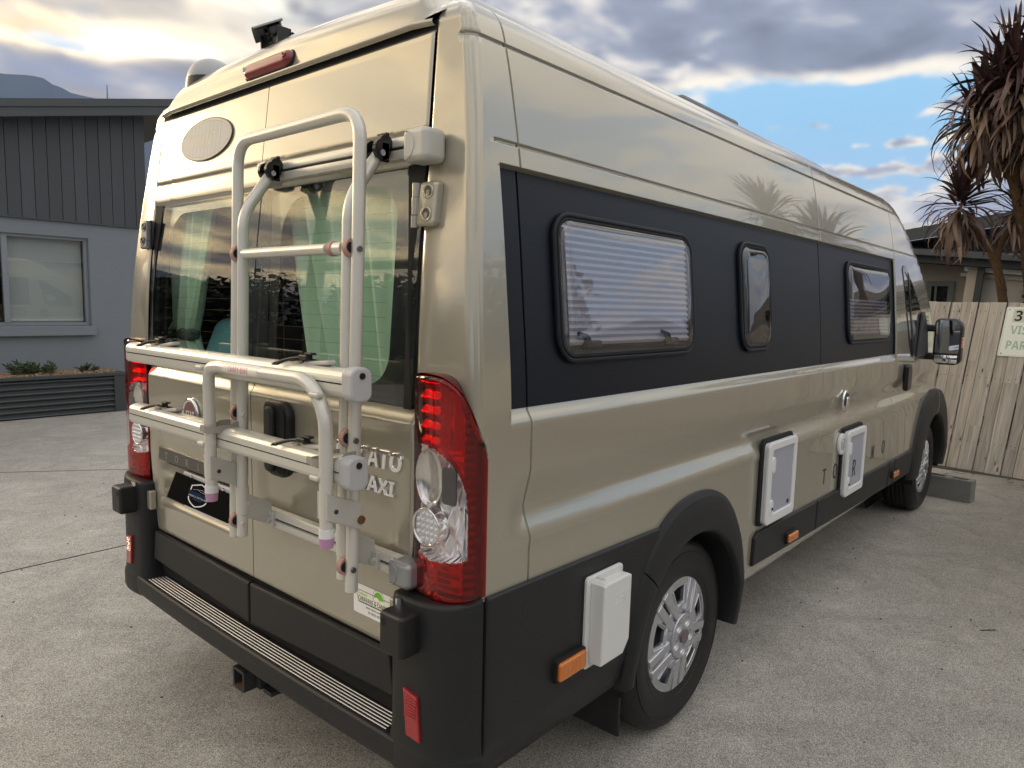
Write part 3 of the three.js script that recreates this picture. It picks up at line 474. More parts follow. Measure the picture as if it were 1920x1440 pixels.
// ---- rear bumper
{
  const prof = [[-0.105, 0.452], [-0.10, 0.456], [-0.012, 0.452], [-0.004, 0.449], [0.0, 0.442], [0.0, 0.40], [-0.003, 0.382], [-0.012, 0.370], [-0.05, 0.362], [-0.11, 0.36]];
  const bow = (x) => 0.012 * (1 - (x / 0.82) ** 2) - 0.004;
  mesh('rear_step', grid(range(-0.825, 0.825, 24), range(0, prof.length - 1, prof.length - 1), (x, i) => [x, prof[i][1], prof[i][0] + bow(x), x, i * 0.03]), M.plastic, van);
  const step = van.children.at(-1);
  for (let i = 0; i < 6; i++) { const z = -0.018 - i * 0.0115, a = -0.738 + i * 0.004, b = 0.772 - i * 0.002; mesh('tread_strip', grid(range(a, b, 24), [0, 1, 2, 3], (x, j) => [x, 0.4545 + [0, 0.0022, 0.0022, 0][j] + (-0.012 - z) * 0.045, z + bow(x) + [0.0022, 0.0014, -0.0014, -0.0022][j]]), std(0.52, 0.52, 0.53, 0.35, 0.6), step); }
  mesh('tread_recess', grid(range(-0.75, 0.785, 24), [-0.088, -0.010], (x, z) => [x, 0.4526 + (-0.012 - z) * 0.045, z + bow(x)]), M.plastic2, step);
  const BC = [[0.772, -0.13], [0.778, -0.05], [0.796, -0.022], [0.84, -0.012], [0.90, -0.010], [0.955, -0.018], [1.0, -0.042], [1.026, -0.078], [1.036, -0.113]];
  const cx = cubic(BC.map((p, i) => [i / 8, p[0]])), cz = cubic(BC.map((p, i) => [i / 8, p[1]]));
  const ys = [0.355, 0.36, 0.37, 0.385, 0.41, 0.44, 0.452, 0.458, 0.47, 0.5, 0.55, 0.62, 0.7, 0.78, 0.84, 0.858, 0.866, 0.870];
  const bulge = lerpTab([[0.355, -0.02], [0.37, 0.004], [0.385, 0.010], [0.44, 0.010], [0.458, 0.004], [0.5, 0], [0.85, 0], [0.866, -0.004], [0.870, -0.012]]);
  const tops = lerpTab([[0, 0.845], [0.3, 0.848], [0.7, 0.858], [1, 0.872]]);
  for (const s of [-1, 1]) {
    const k = (g) => s < 0 ? mirrorX(g) : g;
    const f = (u, y) => { const b = bulge(y), yy = y > 0.5 ? 0.5 + (y - 0.5) / 0.37 * (tops(u) - 0.5) : y; const t = 0.02, ax = cx(clamp(u + t, 0, 1)) - cx(clamp(u - t, 0, 1)), az = cz(clamp(u + t, 0, 1)) - cz(clamp(u - t, 0, 1)), l = Math.hypot(ax, az); return [cx(u) + (-az / l) * b, yy, cz(u) + (ax / l) * b, u * 0.4, yy]; };
    const g = grid(range(0, 1, 40), ys, f);
    const cap = grid(range(0, 1, 40), [0, 1], (u, v) => { const p = f(u, 0.870); return [lerp(p[0], 0.93, v * 0.6), p[1], lerp(p[2], -0.16, v), u, v]; });
    const b = mesh('corner_bumper', k(merge([g, cap])), M.plastic, van);
    const R = new THREE.Shape(); R.moveTo(0.860, 0.615); R.lineTo(0.912, 0.606); R.lineTo(0.922, 0.486); R.lineTo(0.872, 0.490); R.closePath();
    const rg = ext(R, 0.012, 0.003); mapV(rg, (x, y, z) => [x, y, -0.0135 + z - (x > 0.9 ? (x - 0.9) * 0.08 : 0)]);
    const rf = mesh('rear_reflector', k(rg), M.redsolid, b);
    const rb = []; for (let i = 0; i < 7; i++) rb.push(box2(0.866 + i * 0.0012, 0.908 + i * 0.001, 0.545 + i * 0.008, 0.548 + i * 0.008, -0.0018, 0.0002)); mesh('reflector_ribs', k(merge(rb)), M.redsolid, rf);
  }
  // tow bar receiver
  const tube = rrect(-0.112, 0.228, -0.034, 0.306, 0.008); tube.holes.push(rrect(-0.101, 0.239, -0.045, 0.295, 0.005, new THREE.Path()));
  const hitch = mesh('tow_receiver', ext(tube, 0.25).translate(0, 0, -0.295), M.darksteel, van);
  mesh('receiver_mouth', merge([box2(-0.1008, -0.0452, 0.2392, 0.2402, -0.25, -0.047), box2(-0.0462, -0.0452, 0.2402, 0.294, -0.25, -0.047), box2(-0.1, -0.0464, 0.2404, 0.294, -0.26, -0.255)]), M.rust, hitch);
  mesh('tow_bar', merge([box2(-0.6, 0.6, 0.235, 0.305, -0.40, -0.296), box2(-0.033, -0.005, 0.235, 0.285, -0.20, -0.09), box2(-0.004, 0.05, 0.225, 0.24, -0.2, -0.10)]), M.darksteel, hitch);
}

// ---------------------------------------------------------------- van: flank parts (s = distance forward of the bumper, y up, d out from the flank)
const onSide = (g, dd = 0) => mapV(g, (s, y, d) => [X0(y) + d + dd, y, -s]);
const both = (name, g, mat, label) => { const r = g; const a = mesh(name, r, mat, van, label); mesh(name, mirrorX(r), mat, van, label); return a; };
const sideG = (g, dd = 0) => { const q = clean(onSide(clean(g), dd)); q.computeVertexNormals(); return q; };
// rear quarter cladding and skirts
{
  const fe = lerpTab([[0.385, 0.79], [0.55, 0.855], [0.69, 0.925], [0.80, 0.965], [0.86, 0.985]]), qt = (s) => lerp(0.871, 0.858, (s - 0.12) / 0.86);
  const gg = grid([-0.01, 0, 0.004, 0.012, ...range(0.05, 0.95, 18), 0.988, 0.996, 1, 1.012], [-0.02, ...range(0, 0.96, 16), 0.985, 0.995, 1, 1.012], (u, v) => {
    const v2 = clamp(v, 0, 1), y0 = lerp(0.372, 0.871, v2), s = lerp(0.121, fe(y0), clamp(u, 0, 1)), y = lerp(0.372, qt(s), v2);
    const e = Math.min(u < 0 || u > 1 ? 0 : Math.min(u, 1 - u) * 0.8, v > 1 ? 0 : (1 - v2) * 0.5), d = (u < 0 || u > 1 || v > 1) ? -0.02 : 0.014 - 0.006 * Math.pow(clamp(1 - e / 0.006, 0, 1), 2);
    return [X0(Math.max(y, 0.44)) + d - (v < 0 ? 0.05 : 0) - 0.11 * Math.max(0, 0.47 - y), y, -s, s, y];
  });
  mesh('quarter_cladding', gg, M.plastic, van); mesh('quarter_cladding', mirrorX(gg), M.plastic, van);
  const top = (s) => lerp(0.642, 0.606, (s - 1.8) / 2.9), bot = (s) => lerp(0.497, 0.44, (s - 1.8) / 2.3);
  for (const [a, b, r] of [[1.806, 2.613, 1], [2.625, 4.055, 0], [4.066, 4.208, 0], [4.219, 4.74, 0]]) {
    const sh = poly(a < 2 ? [[a + 0.01, bot(a)], [b, bot(b)], [b, top(b)], [a + 0.045, top(a)], [a + 0.012, top(a) - 0.02]] : [[a, bot(a)], [b, bot(b)], [b, top(b)], [a, top(a)]]);
    const g = sideG(ext(sh, 0.024, 0.007, 3), -0.008); mesh('skirt_panel', g, M.plastic, van); mesh('skirt_panel', mirrorX(g), M.plastic, van);
  }
  // wheel arch trims
  const trim = (w, a0, a1, rin, ax, ay, ex) => grid(range(a0, a1, 40), range(0, 1, 10), (a, t) => {
    const c = Math.cos(a), s = Math.sin(a), k = 1 / Math.pow(Math.pow(Math.abs(c) / ax, ex) + Math.pow(Math.abs(s) / ay, ex), 1 / ex);
    const tt = lerpTab([[0, 0], [0.1, 0], [0.2, 0.03], [0.3, 0.08], [0.45, 0.30], [0.6, 0.55], [0.75, 0.78], [0.87, 0.95], [0.94, 1], [1, 1]])(t);
    const xx = lerpTab([[0, 0.90], [0.1, 1.035], [0.2, 1.052], [0.3, 1.060], [0.45, 1.064], [0.6, 1.062], [0.75, 1.056], [0.87, 1.046], [0.94, 1.036], [1, 1.015]])(t);
    const r = lerp(rin, k, tt), low = Math.max(0, 0.47 - (AY + s * r)); return [xx - low * 0.12, AY + s * r, w.z + c * r, a, t];
  });
  for (const [w, a0, a1, rin, ax, ay, ex] of [[RW, -0.02, 0.76, 0.402, 0.465, 0.565, 2.3], [RW, 0.77, Math.PI - 0.06, 0.402, 0.465, 0.565, 2.3], [RW, Math.PI - 0.06, Math.PI + 0.25, 0.402, 0.465, 0.565, 2.3], [FW, -0.0, 1.62, 0.43, 0.66, 0.64, 2.2], [FW, 1.63, Math.PI + 0.1, 0.43, 0.62, 0.64, 2.2]]) {
    if (w === RW && a0 > 3) continue;
    const g = trim(w, w === RW && a0 < 0.1 ? -0.06 : a0, w === RW && a0 > 0.5 ? Math.PI + 0.2 : a1, rin, ax, ay, ex);
    mesh('wheel_arch_trim', flip(g), M.plastic, van); mesh('wheel_arch_trim', mirrorX(flip(g)), M.plastic, van);
  }
  for (const s of [1, -1]) mesh('mud_flap', box2(s * 0.86 - 0.14, s * 0.86 + 0.14, 0.15, 0.52, -0.845, -0.832, 0.004), M.rubber, van);
}
// camper windows in the black panels
function camperWindow(s0, s1, y0, y1, r, blinds, label) {
  const grp = sub('camper_window', van, label);
  const P = (g, dd = 0) => { const lean = (X0(y1) - X0(y0)) / (y1 - y0); const q = mapV(g, (s, y, d) => [X0(y0) + lean * (y - y0) - 0.018 + d + dd, y, -s]); return clean(q); };
  const o = 0.020, sh = rrect(s0 - o, y0 - o, s1 + o, y1 + o, r + o); sh.holes.push(rrect(s0 - 0.004, y0 - 0.004, s1 + 0.004, y1 + 0.004, r, new THREE.Path()));
  mesh('window_frame', P(ext(sh, 0.016, 0.006, 3)), M.satin, grp);
  const sl = rrect(s0 - 0.004, y0 - 0.004, s1 + 0.004, y1 + 0.004, r); sl.holes.push(rrect(s0 + 0.005, y0 + 0.005, s1 - 0.005, y1 - 0.005, r - 0.008, new THREE.Path()));
  mesh('window_seal', P(ext(sl, 0.017, 0.003)), M.seal, grp);
  const back = new THREE.ShapeGeometry(rrect(s0, y0, s1, y1, r), 12); mesh('window_backing', P(back, 0.0025), blinds === 2 ? M.inside : M.seal, grp);
  // domed pane: flat middle, edges curving back
  const W = s1 - s0, H = y1 - y0, us = range(0, 1, 48), vs = range(0, 1, 40);
  const pane = grid(us, vs, (u, v) => {
    const a = (u - 0.5) * 2, b = (v - 0.5) * 2; let x = a * W / 2, y = b * H / 2;      // squircle-like corner pull
    const dx = Math.max(0, Math.abs(x) - (W / 2 - r)), dy = Math.max(0, Math.abs(y) - (H / 2 - r));
    if (dx > 0 && dy > 0) { const m = Math.max(dx, dy), l = Math.hypot(dx, dy); const k = m / l; x = Math.sign(x) * (W / 2 - r + dx * k); y = Math.sign(y) * (H / 2 - r + dy * k); }
    const ex = W / 2 - Math.abs(x), ey = H / 2 - Math.abs(y), e = dx > 0 && dy > 0 ? r - Math.max(dx, dy) : Math.min(ex, ey), t = clamp(e / 0.042, 0, 1);
    const wave = 0.0012 * Math.sin(u * 7 + s0) * Math.sin(v * 5 + s0 * 2);
    return [(s0 + s1) / 2 + x, (y0 + y1) / 2 + y, 0.011 + 0.015 * Math.sqrt(1 - (1 - t) ** 2) + wave * t + 0.004 * (1 - a * a) * (1 - b * b)];
  });
  mesh('window_pane', P(pane), M.acrylic, grp);
  if (blinds === 1) { const n = 17, bl = grid([s0 + 0.022, s1 - 0.024], range(0, n * 2, n * 2), (s, j) => [s, lerp(y0 + 0.03, y1 - 0.018, j / (n * 2)), 0.005 + (Math.round(j) % 2) * 0.009]); const g = P(bl); mesh('pleated_blind', toCreasedNormals(g, 0.3), M.blind, grp); mesh('blind_guide', merge([s0 + 0.018, s1 - 0.022].map((s) => P(bx(0.022, y1 - y0 - 0.05, 0.016, s, (y0 + y1) / 2, 0.010, 0.003)))), M.strap, grp); }
  if (blinds === 2) { const n = 10, bl = grid([s0 + 0.04, s1 - 0.04], range(0, n * 2, n * 2), (s, j) => [s, lerp(y0 + 0.03, y0 + (y1 - y0) * 0.55, j / (n * 2)), 0.005 + (Math.round(j) % 2) * 0.007]); mesh('pleated_blind', toCreasedNormals(P(bl), 0.3), std(0.28, 0.27, 0.27, 0.85), grp); }
  if (blinds === 1) for (const hs of [s0 + 0.115, s1 - 0.19]) mesh('window_catch', P(merge([bx(0.085, 0.026, 0.016, hs + 0.03, y0 + 0.030, 0.012, 0.005), pipe([[hs + 0.012, y0 + 0.036, 0.018], [hs, y0 + 0.056, 0.02], [hs - 0.045, y0 + 0.064, 0.02]], 0.006, 0.02, 8), bx(0.02, 0.02, 0.018, hs, y0 + 0.04, 0.013, 0.005)])), M.black, grp);
  return grp;
}
camperWindow(0.437, 1.212, 1.462, 1.845, 0.062, 1, 'large window with a white pleated blind');
camperWindow(1.652, 1.932, 1.452, 1.862, 0.062, 0, 'narrow upright window');
camperWindow(3.06, 3.92, 1.445, 1.868, 0.062, 2, 'window in the sliding door');
// service hatches, electrical box, lock, filler, markers
function serviceHatch(s, y, w, h, label, deco) {
  const grp = sub('service_hatch', van, label), P = (g) => sideG(g, 0);
  mesh('hatch_gap_shade', P(ext(rrect(s - w / 2 - 0.022, y - h / 2 - 0.006, s + w / 2 + 0.004, y + h / 2 + 0.018, 0.03), 0.014, 0.004)), M.seal, grp);  // black plate paints the gap and recess shade, wider at rear and top
  const outer = rrect(s - w / 2, y - h / 2, s + w / 2, y + h / 2, 0.026); outer.holes.push(rrect(s - w / 2 + 0.046, y - h / 2 + 0.044, s + w / 2 - 0.036, y + h / 2 - 0.036, 0.012, new THREE.Path()));
  const base = P(ext(rrect(s - w / 2 + 0.003, y - h / 2 + 0.003, s + w / 2 - 0.003, y + h / 2 - 0.003, 0.024), 0.024, 0.004)), fr = sideG(ext(outer, 0.018, 0.006, 3), 0.021);
  mesh('hatch_base', base, M.whitedirty, grp); mesh('hatch_frame', fr, M.white, grp);
  mesh('hatch_door', sideG(ext(rrect(s - w / 2 + 0.041, y - h / 2 + 0.04, s + w / 2 - 0.031, y + h / 2 - 0.031, 0.012), 0.003), 0.0285), M.hatch, grp);
  for (const [px, py] of [[s - w / 2 + 0.052, y - h / 2 + 0.075], [s - w / 2 + 0.052, y + h / 2 - 0.10]]) mesh('hatch_latch', sideG(ext(rrect(px - 0.022, py - 0.036, px + 0.022, py + 0.036, 0.020), 0.014, 0.005), 0.028), M.white, grp);
  mesh('latch_keyhole', clean(mapV(cyl(0.007, 0.007, 0.004, s - w / 2 + 0.055, y - h / 2 + 0.07, 0.0430, 'z', 14), (a, b, d) => [X0(b) + d, b, -a])), M.black, grp);
  deco?.(grp);
  return grp;
}
serviceHatch(2.03, 0.852, 0.338, 0.365, 'larger white service hatch behind the rear wheel', (g) => mesh('latch_keyhole', clean(mapV(cyl(0.010, 0.010, 0.003, 2.128, 0.735, 0.0328, 'z', 14), (a, b, d) => [X0(b) + d, b, -a])), M.darksteel, g));
const flatLetter = (L, s, y, size, d, parent, mat) => { const t = text(L, size, 0.0012); t.scale(0.92, 1, 1); t.translate(s, y, 0); mesh('letter', sideG(clean(t), d), mat, parent); };
const inkMat = std(0.035, 0.033, 0.03, 0.5);
serviceHatch(3.172, 0.764, 0.352, 0.372, 'smaller white service hatch with the letter R', (g) => { flatLetter('R', 3.165, 0.725, 0.095, 0.0318, g, inkMat); mesh('hatch_label', sideG(ext(rrect(3.125, 0.640, 3.24, 0.672, 0.006), 0.001), 0.0318), std(0.42, 0.42, 0.43, 0.6), g); });
for (const [L, s] of [['T', 2.742], ['O', 2.925], ['N', 3.664], ['O', 3.911]]) flatLetter(L, s, 0.739, 0.082, 0.0006, van, inkMat);
{
  const bxg = (g, dd) => sideG(g, dd);
  const grp = sub('power_inlet', van, 'white electrical inlet box with a lid');
  mesh('inlet_seal', bxg(ext(rrect(0.528, 0.520, 0.735, 0.815, 0.012), 0.016, 0.003)), M.seal, grp);
  mesh('inlet_plate', bxg(ext(rrect(0.538, 0.522, 0.732, 0.808, 0.014), 0.026, 0.004)), M.whitedirty, grp);
  const lid = poly([[0.556, 0.545], [0.672, 0.545], [0.705, 0.585], [0.705, 0.790], [0.690, 0.797], [0.566, 0.797], [0.556, 0.79]]);
  mesh('inlet_lid', bxg(ext(lid, 0.052, 0.007, 3), 0.024), M.whitedirty, grp);
  mesh('inlet_hinge', bxg(ext(rrect(0.585, 0.792, 0.665, 0.804, 0.004), 0.03, 0.003), 0.026), M.whitedirty, grp);
  const rel = text('230', 0.036, 0.0012); rel.rotateZ(Math.PI / 2 * 0); rel.translate(0.65, 0.735, 0); mesh('embossed_mark', bxg(clean(rel), 0.0755), M.whitedirty, grp);
  for (const [a, b, y0, y1] of [[0.402, 0.532, 0.542, 0.598], [2.18, 2.30, 0.517, 0.557], [4.125, 4.245, 0.50, 0.54]]) {
    const mk = sub('side_marker', van); mesh('marker_base', bxg(ext(rrect(a - 0.006, y0 - 0.006, b + 0.006, y1 + 0.006, 0.008), 0.020, 0.003), 0.010), M.seal, mk);
    mesh('marker_lens', bxg(ext(rrect(a, y0, b, y1, 0.010), 0.024, 0.007, 3), 0.016), M.amber, mk);
    const ribs = []; for (let i = 0; i < 5; i++) ribs.push(bxg(ext(rrect(a + 0.014 + i * (b - a - 0.03) / 5, y0 + 0.009, a + 0.018 + i * (b - a - 0.03) / 5, y1 - 0.009, 0.0015), 0.002), 0.0385)); mesh('marker_ribs', merge(ribs), M.amber, mk);
  }
  const lock = sub('entry_lock', van); const el = new THREE.Shape(); el.absellipse(2.992, 1.118, 0.050, 0.062, 0, Math.PI * 2, false);
  mesh('lock_plate', bxg(ext(el, 0.014, 0.005, 3), 0), M.chrome, lock);
  const el2 = new THREE.Shape(); el2.absellipse(2.992, 1.125, 0.034, 0.040, 0, Math.PI * 2, false); mesh('lock_pull', bxg(ext(el2, 0.004), 0.0135), M.darksteel, lock); mesh('lock_barrel', bxg(ext(rrect(2.97, 1.085, 3.014, 1.145, 0.014), 0.018, 0.005), 0.008), M.chrome, lock);
  const fil = sub('water_filler', van); const fc = new THREE.Shape(); fc.absellipse(2.975, 0.883, 0.056, 0.060, 0, Math.PI * 2, false); mesh('filler_cap', bxg(ext(fc, 0.016, 0.005, 3), 0), M.white, fil);
  const t = new THREE.TorusGeometry(0.030, 0.0025, 6, 30); t.translate(2.975, 0.883, 0.0165); mesh('filler_ring', bxg(t, 0), M.hatch, fil); mesh('filler_lock', bxg(ext(rrect(2.968, 0.860, 2.984, 0.896, 0.006), 0.003), 0.0162), M.hatch, fil);
  // cab door: glass, handle, black mirror foot
  const wp = poly([[4.262, 1.90], [4.285, 1.925], [4.33, 1.932], [4.47, 1.845], [4.93, 1.56], [4.99, 1.305], [4.48, 1.312], [4.40, 1.40]]);
  const dens = (sh) => sh; const wg = ext(dens(wp), 0.002); mesh('cab_window', mapV(clean(mapV(wg, (s, y, d) => [X0(y) * WX(-s) + d + 0.003, y, -s])), (x, y, z) => [x, y, z]), M.tint, van);
  mesh('cab_window', mirrorX(clean(mapV(ext(wp, 0.002), (s, y, d) => [X0(y) * WX(-s) + d + 0.003, y, -s]))), M.tint, van);
  mesh('mirror_foot', clean(mapV(ext(poly([[4.60, 1.30], [4.96, 1.30], [4.93, 1.52], [4.83, 1.62], [4.78, 1.60]]), 0.02, 0.005), (s, y, d) => [X0(y) * WX(-s) + d + 0.004, y, -s])), M.plastic2, van);
  mesh('cab_pillar', clean(mapV(ext(poly([[4.50, 1.305], [4.555, 1.305], [4.43, 1.86], [4.395, 1.885]]), 0.004), (s, y, d) => [X0(y) * WX(-s) + d + 0.004, y, -s])), M.black, van);
  const hh = ext(rrect(4.285, 1.075, 4.405, 1.262, [0.03, 0.03, 0.05, 0.03]), 0.034, 0.012, 3); both('cab_door_handle', sideG(hh, 0), M.black).name = 'cab_door_handle';
}
// mirror
{
  const grp = sub('door_mirror', van);
  const hs = rrect(1.068, 1.232, 1.252, 1.575, [0.05, 0.05, 0.075, 0.04]); const g = ext(hs, 0.12, 0.03, 4); g.translate(0, 0, -5.07); mesh('mirror_housing', g, M.plastic2, grp);
  const gl = new THREE.ShapeGeometry(rrect(1.084, 1.318, 1.238, 1.562, [0.012, 0.012, 0.06, 0.03]), 10); gl.translate(0, 0, -4.9485); mesh('mirror_glass', gl, std(0.9, 0.92, 0.92, 0.02, 1), grp);
  const g2 = mapV(grid(range(1.086, 1.232, 10), range(1.246, 1.304, 8), (x, y) => [x, y, 0]), (x, y) => [x, y, -4.949 + 0.006 * (1 - ((x - 1.16) / 0.08) ** 2 - ((y - 1.275) / 0.04) ** 2)]); mesh('mirror_glass', g2, std(0.9, 0.92, 0.92, 0.03, 1), grp, 'small curved lower mirror glass');
  for (const [y, dy] of [[1.50, 0.02], [1.29, 0.01]]) mesh('mirror_arm', bx(0.15, 0.052, 0.07, 1.03, y, -4.99, 0.016), M.plastic2, grp);
  mesh('turn_lamp', box2(1.246, 1.258, 1.36, 1.44, -5.03, -4.965, 0.004), phy(0.6, 0.2, 0.15, 0.2, 0, { clearcoat: 1 }), grp);
}
// ---- wheels
{
  const w = new THREE.Group(); w.name = 'wheel';
  const R = 0.369, Wd = 0.108;
  const prof = [[0.215, -Wd], [0.235, -Wd - 0.004], [0.262, -Wd - 0.012], [0.30, -Wd - 0.016], [0.33, -Wd - 0.010], [0.352, -Wd + 0.006], [0.364, -Wd + 0.022], [R, -0.06]];
  const ring = prof.map(([r, x]) => new THREE.Vector2(r, x)); const groove = []; for (const gx of [-0.045, -0.015, 0.015, 0.045]) groove.push([R, gx - 0.006], [R - 0.008, gx - 0.004], [R - 0.008, gx + 0.004], [R, gx + 0.006]);
  const full = [...ring, ...groove.map(([r, x]) => new THREE.Vector2(r, x)), ...prof.map(([r, x]) => new THREE.Vector2(r, -x)).reverse()];
  const tyre = new THREE.LatheGeometry(full, 72); tyre.rotateZ(-Math.PI / 2); 
  const ribs = []; for (let i = 0; i < 64; i++) { const b = bx(0.040, 0.004, 0.005, 0, 0, 0); b.rotateZ(-0.5); b.translate(0.088, 0.357, 0); b.rotateX(i / 60 * Math.PI * 2); ribs.push(b); }
  const rings = [0.246, 0.318].map((r) => { const t = new THREE.TorusGeometry(r, 0.003, 6, 72); t.rotateY(Math.PI / 2); t.translate(r < 0.3 ? 0.114 : 0.1215, 0, 0); return t; });
  const tm = mesh('tyre', merge([tyre, ...ribs, ...rings]), std(0.0065, 0.0065, 0.007, 0.48), w);
  const letters = []; 'CAMPER'.split('').forEach(() => 0);
  const disc = new THREE.LatheGeometry([[0.001, 0.045], [0.12, 0.045], [0.16, 0.03], [0.205, 0.03], [0.214, 0.07], [0.222, 0.108], [0.226, 0.11]].map((p) => new THREE.Vector2(...p)), 48); disc.rotateZ(-Math.PI / 2);
  const dd = []; for (let i = 0; i < 8; i++) { const c = cyl(0.024, 0.024, 0.004, 0, 0, 0, 'x', 18); c.translate(0.036, 0.172, 0); c.rotateX(i / 8 * 6.2832 + 0.2); dd.push(c); }
  mesh('rim', disc, std(0.20, 0.21, 0.23, 0.45, 0.6), w); mesh('rim_holes', merge(dd), M.seal, w);
  // cover: five windows, five double bars, bolted centre
  const sh = new THREE.Shape(); sh.absarc(0, 0, 0.222, 0, Math.PI * 2, false);
  for (let i = 0; i < 5; i++) { const a = rad(93 + 72 * i), da = 0.235, p = new THREE.Path(); p.absarc(0, 0, 0.188, a - da * 0.98, a + da * 0.98, false); const b = a + da * 0.92; p.lineTo(Math.cos(b) * 0.146, Math.sin(b) * 0.146); p.absarc(0, 0, 0.130, a + da * 0.75, a - da * 0.75, true); p.closePath(); sh.holes.push(p); }
  for (let i = 0; i < 5; i++) { const a = rad(129 + 72 * i), p = new THREE.Path(), t = (r, o) => [Math.cos(a) * r - Math.sin(a) * o, Math.sin(a) * r + Math.cos(a) * o]; [[0.130, -0.005], [0.196, -0.008], [0.196, 0.008], [0.130, 0.005]].forEach((q, k) => { const [x, y] = t(...q); k ? p.lineTo(x, y) : p.moveTo(x, y); }); p.closePath(); sh.holes.push(p); }
  const cov = new THREE.ExtrudeGeometry(sh, { depth: 0.010, bevelEnabled: true, bevelThickness: 0.004, bevelSize: 0.004, bevelOffset: -0.004, bevelSegments: 2, curveSegments: 40 });
  const bars = []; for (let i = 0; i < 5; i++) for (const o of [-1, 1]) { const b = new RoundedBoxGeometry(0.126, 0.036, 0.014, 2, 0.005); b.translate(0.150, o * 0.0265, 0.013); b.rotateZ(rad(129 + 72 * i)); bars.push(b); }
  for (let i = 0; i < 5; i++) { const a = rad(93 + 72 * i); for (const s of [-1, 1]) { const b = new RoundedBoxGeometry(0.07, 0.007, 0.012, 2, 0.003); b.translate(0.158, 0, 0.013); b.rotateZ(a + s * 0.275); bars.push(b); } const t = new THREE.TorusGeometry(0.123, 0.004, 6, 12, 0.5); t.rotateZ(a - 0.25); t.translate(0, 0, 0.013); bars.push(t); }
  const dome = (g) => { const p = g.attributes.position; for (let i = 0; i < p.count; i++) { const r = Math.hypot(p.getX(i), p.getY(i)) / 0.222; p.setZ(i, p.getZ(i) + 0.020 * (1 - r * r)); } g.computeVertexNormals(); return g; };
  const lip = new THREE.TorusGeometry(0.2205, 0.0055, 8, 64); lip.translate(0, 0, 0.009);
  const coverG = merge([dome(clean(cov)), dome(merge(bars)), lip]); coverG.rotateY(Math.PI / 2); coverG.translate(0.094, 0, 0);
  mesh('wheel_cover', coverG, M.silver, w);
  const hub = new THREE.Shape(); hub.absarc(0, 0, 0.086, 0, Math.PI * 2, false); for (let i = 0; i < 5; i++) { const p = new THREE.Path(); p.absarc(Math.cos(rad(57 + 72 * i)) * 0.056, Math.sin(rad(57 + 72 * i)) * 0.056, 0.0185, 0, Math.PI * 2, true); hub.holes.push(p); }
  const hg = new THREE.ExtrudeGeometry(hub, { depth: 0.010, bevelEnabled: true, bevelThickness: 0.006, bevelSize: 0.005, bevelOffset: -0.005, bevelSegments: 3, curveSegments: 32 }); hg.translate(0, 0, 0.024);
  const cups = []; for (let i = 0; i < 5; i++) { const s = new THREE.SphereGeometry(0.019, 16, 8, 0, Math.PI * 2, 0, Math.PI / 2); s.rotateX(-Math.PI / 2); s.scale(1, 1, 0.6); s.translate(Math.cos(rad(57 + 72 * i)) * 0.056, Math.sin(rad(57 + 72 * i)) * 0.056, 0.036); cups.push(s); }
  const hm = merge([hg, ...cups]); hm.rotateY(Math.PI / 2); hm.translate(0.094, 0, 0); mesh('wheel_centre', hm, M.silver, w);
  const bd = new THREE.CylinderGeometry(0.027, 0.027, 0.01, 28); bd.rotateZ(-Math.PI / 2); bd.translate(0.138, 0, 0); mesh('wheel_badge', bd, phy(0.22, 0.17, 0.18, 0.35, 0.5), w);
  const place = (o, s, z) => { o.position.set(s * 0.878, AY, z).sub(new THREE.Vector3(0, 0, -3)); if (s < 0) o.rotation.y = Math.PI; van.add(o); };
  place(w.clone(), -1, RW.z); place(w.clone(), -1, FW.z); place(w.clone(), 1, FW.z); place(w, 1, RW.z); w.rotation.x = 0;
}
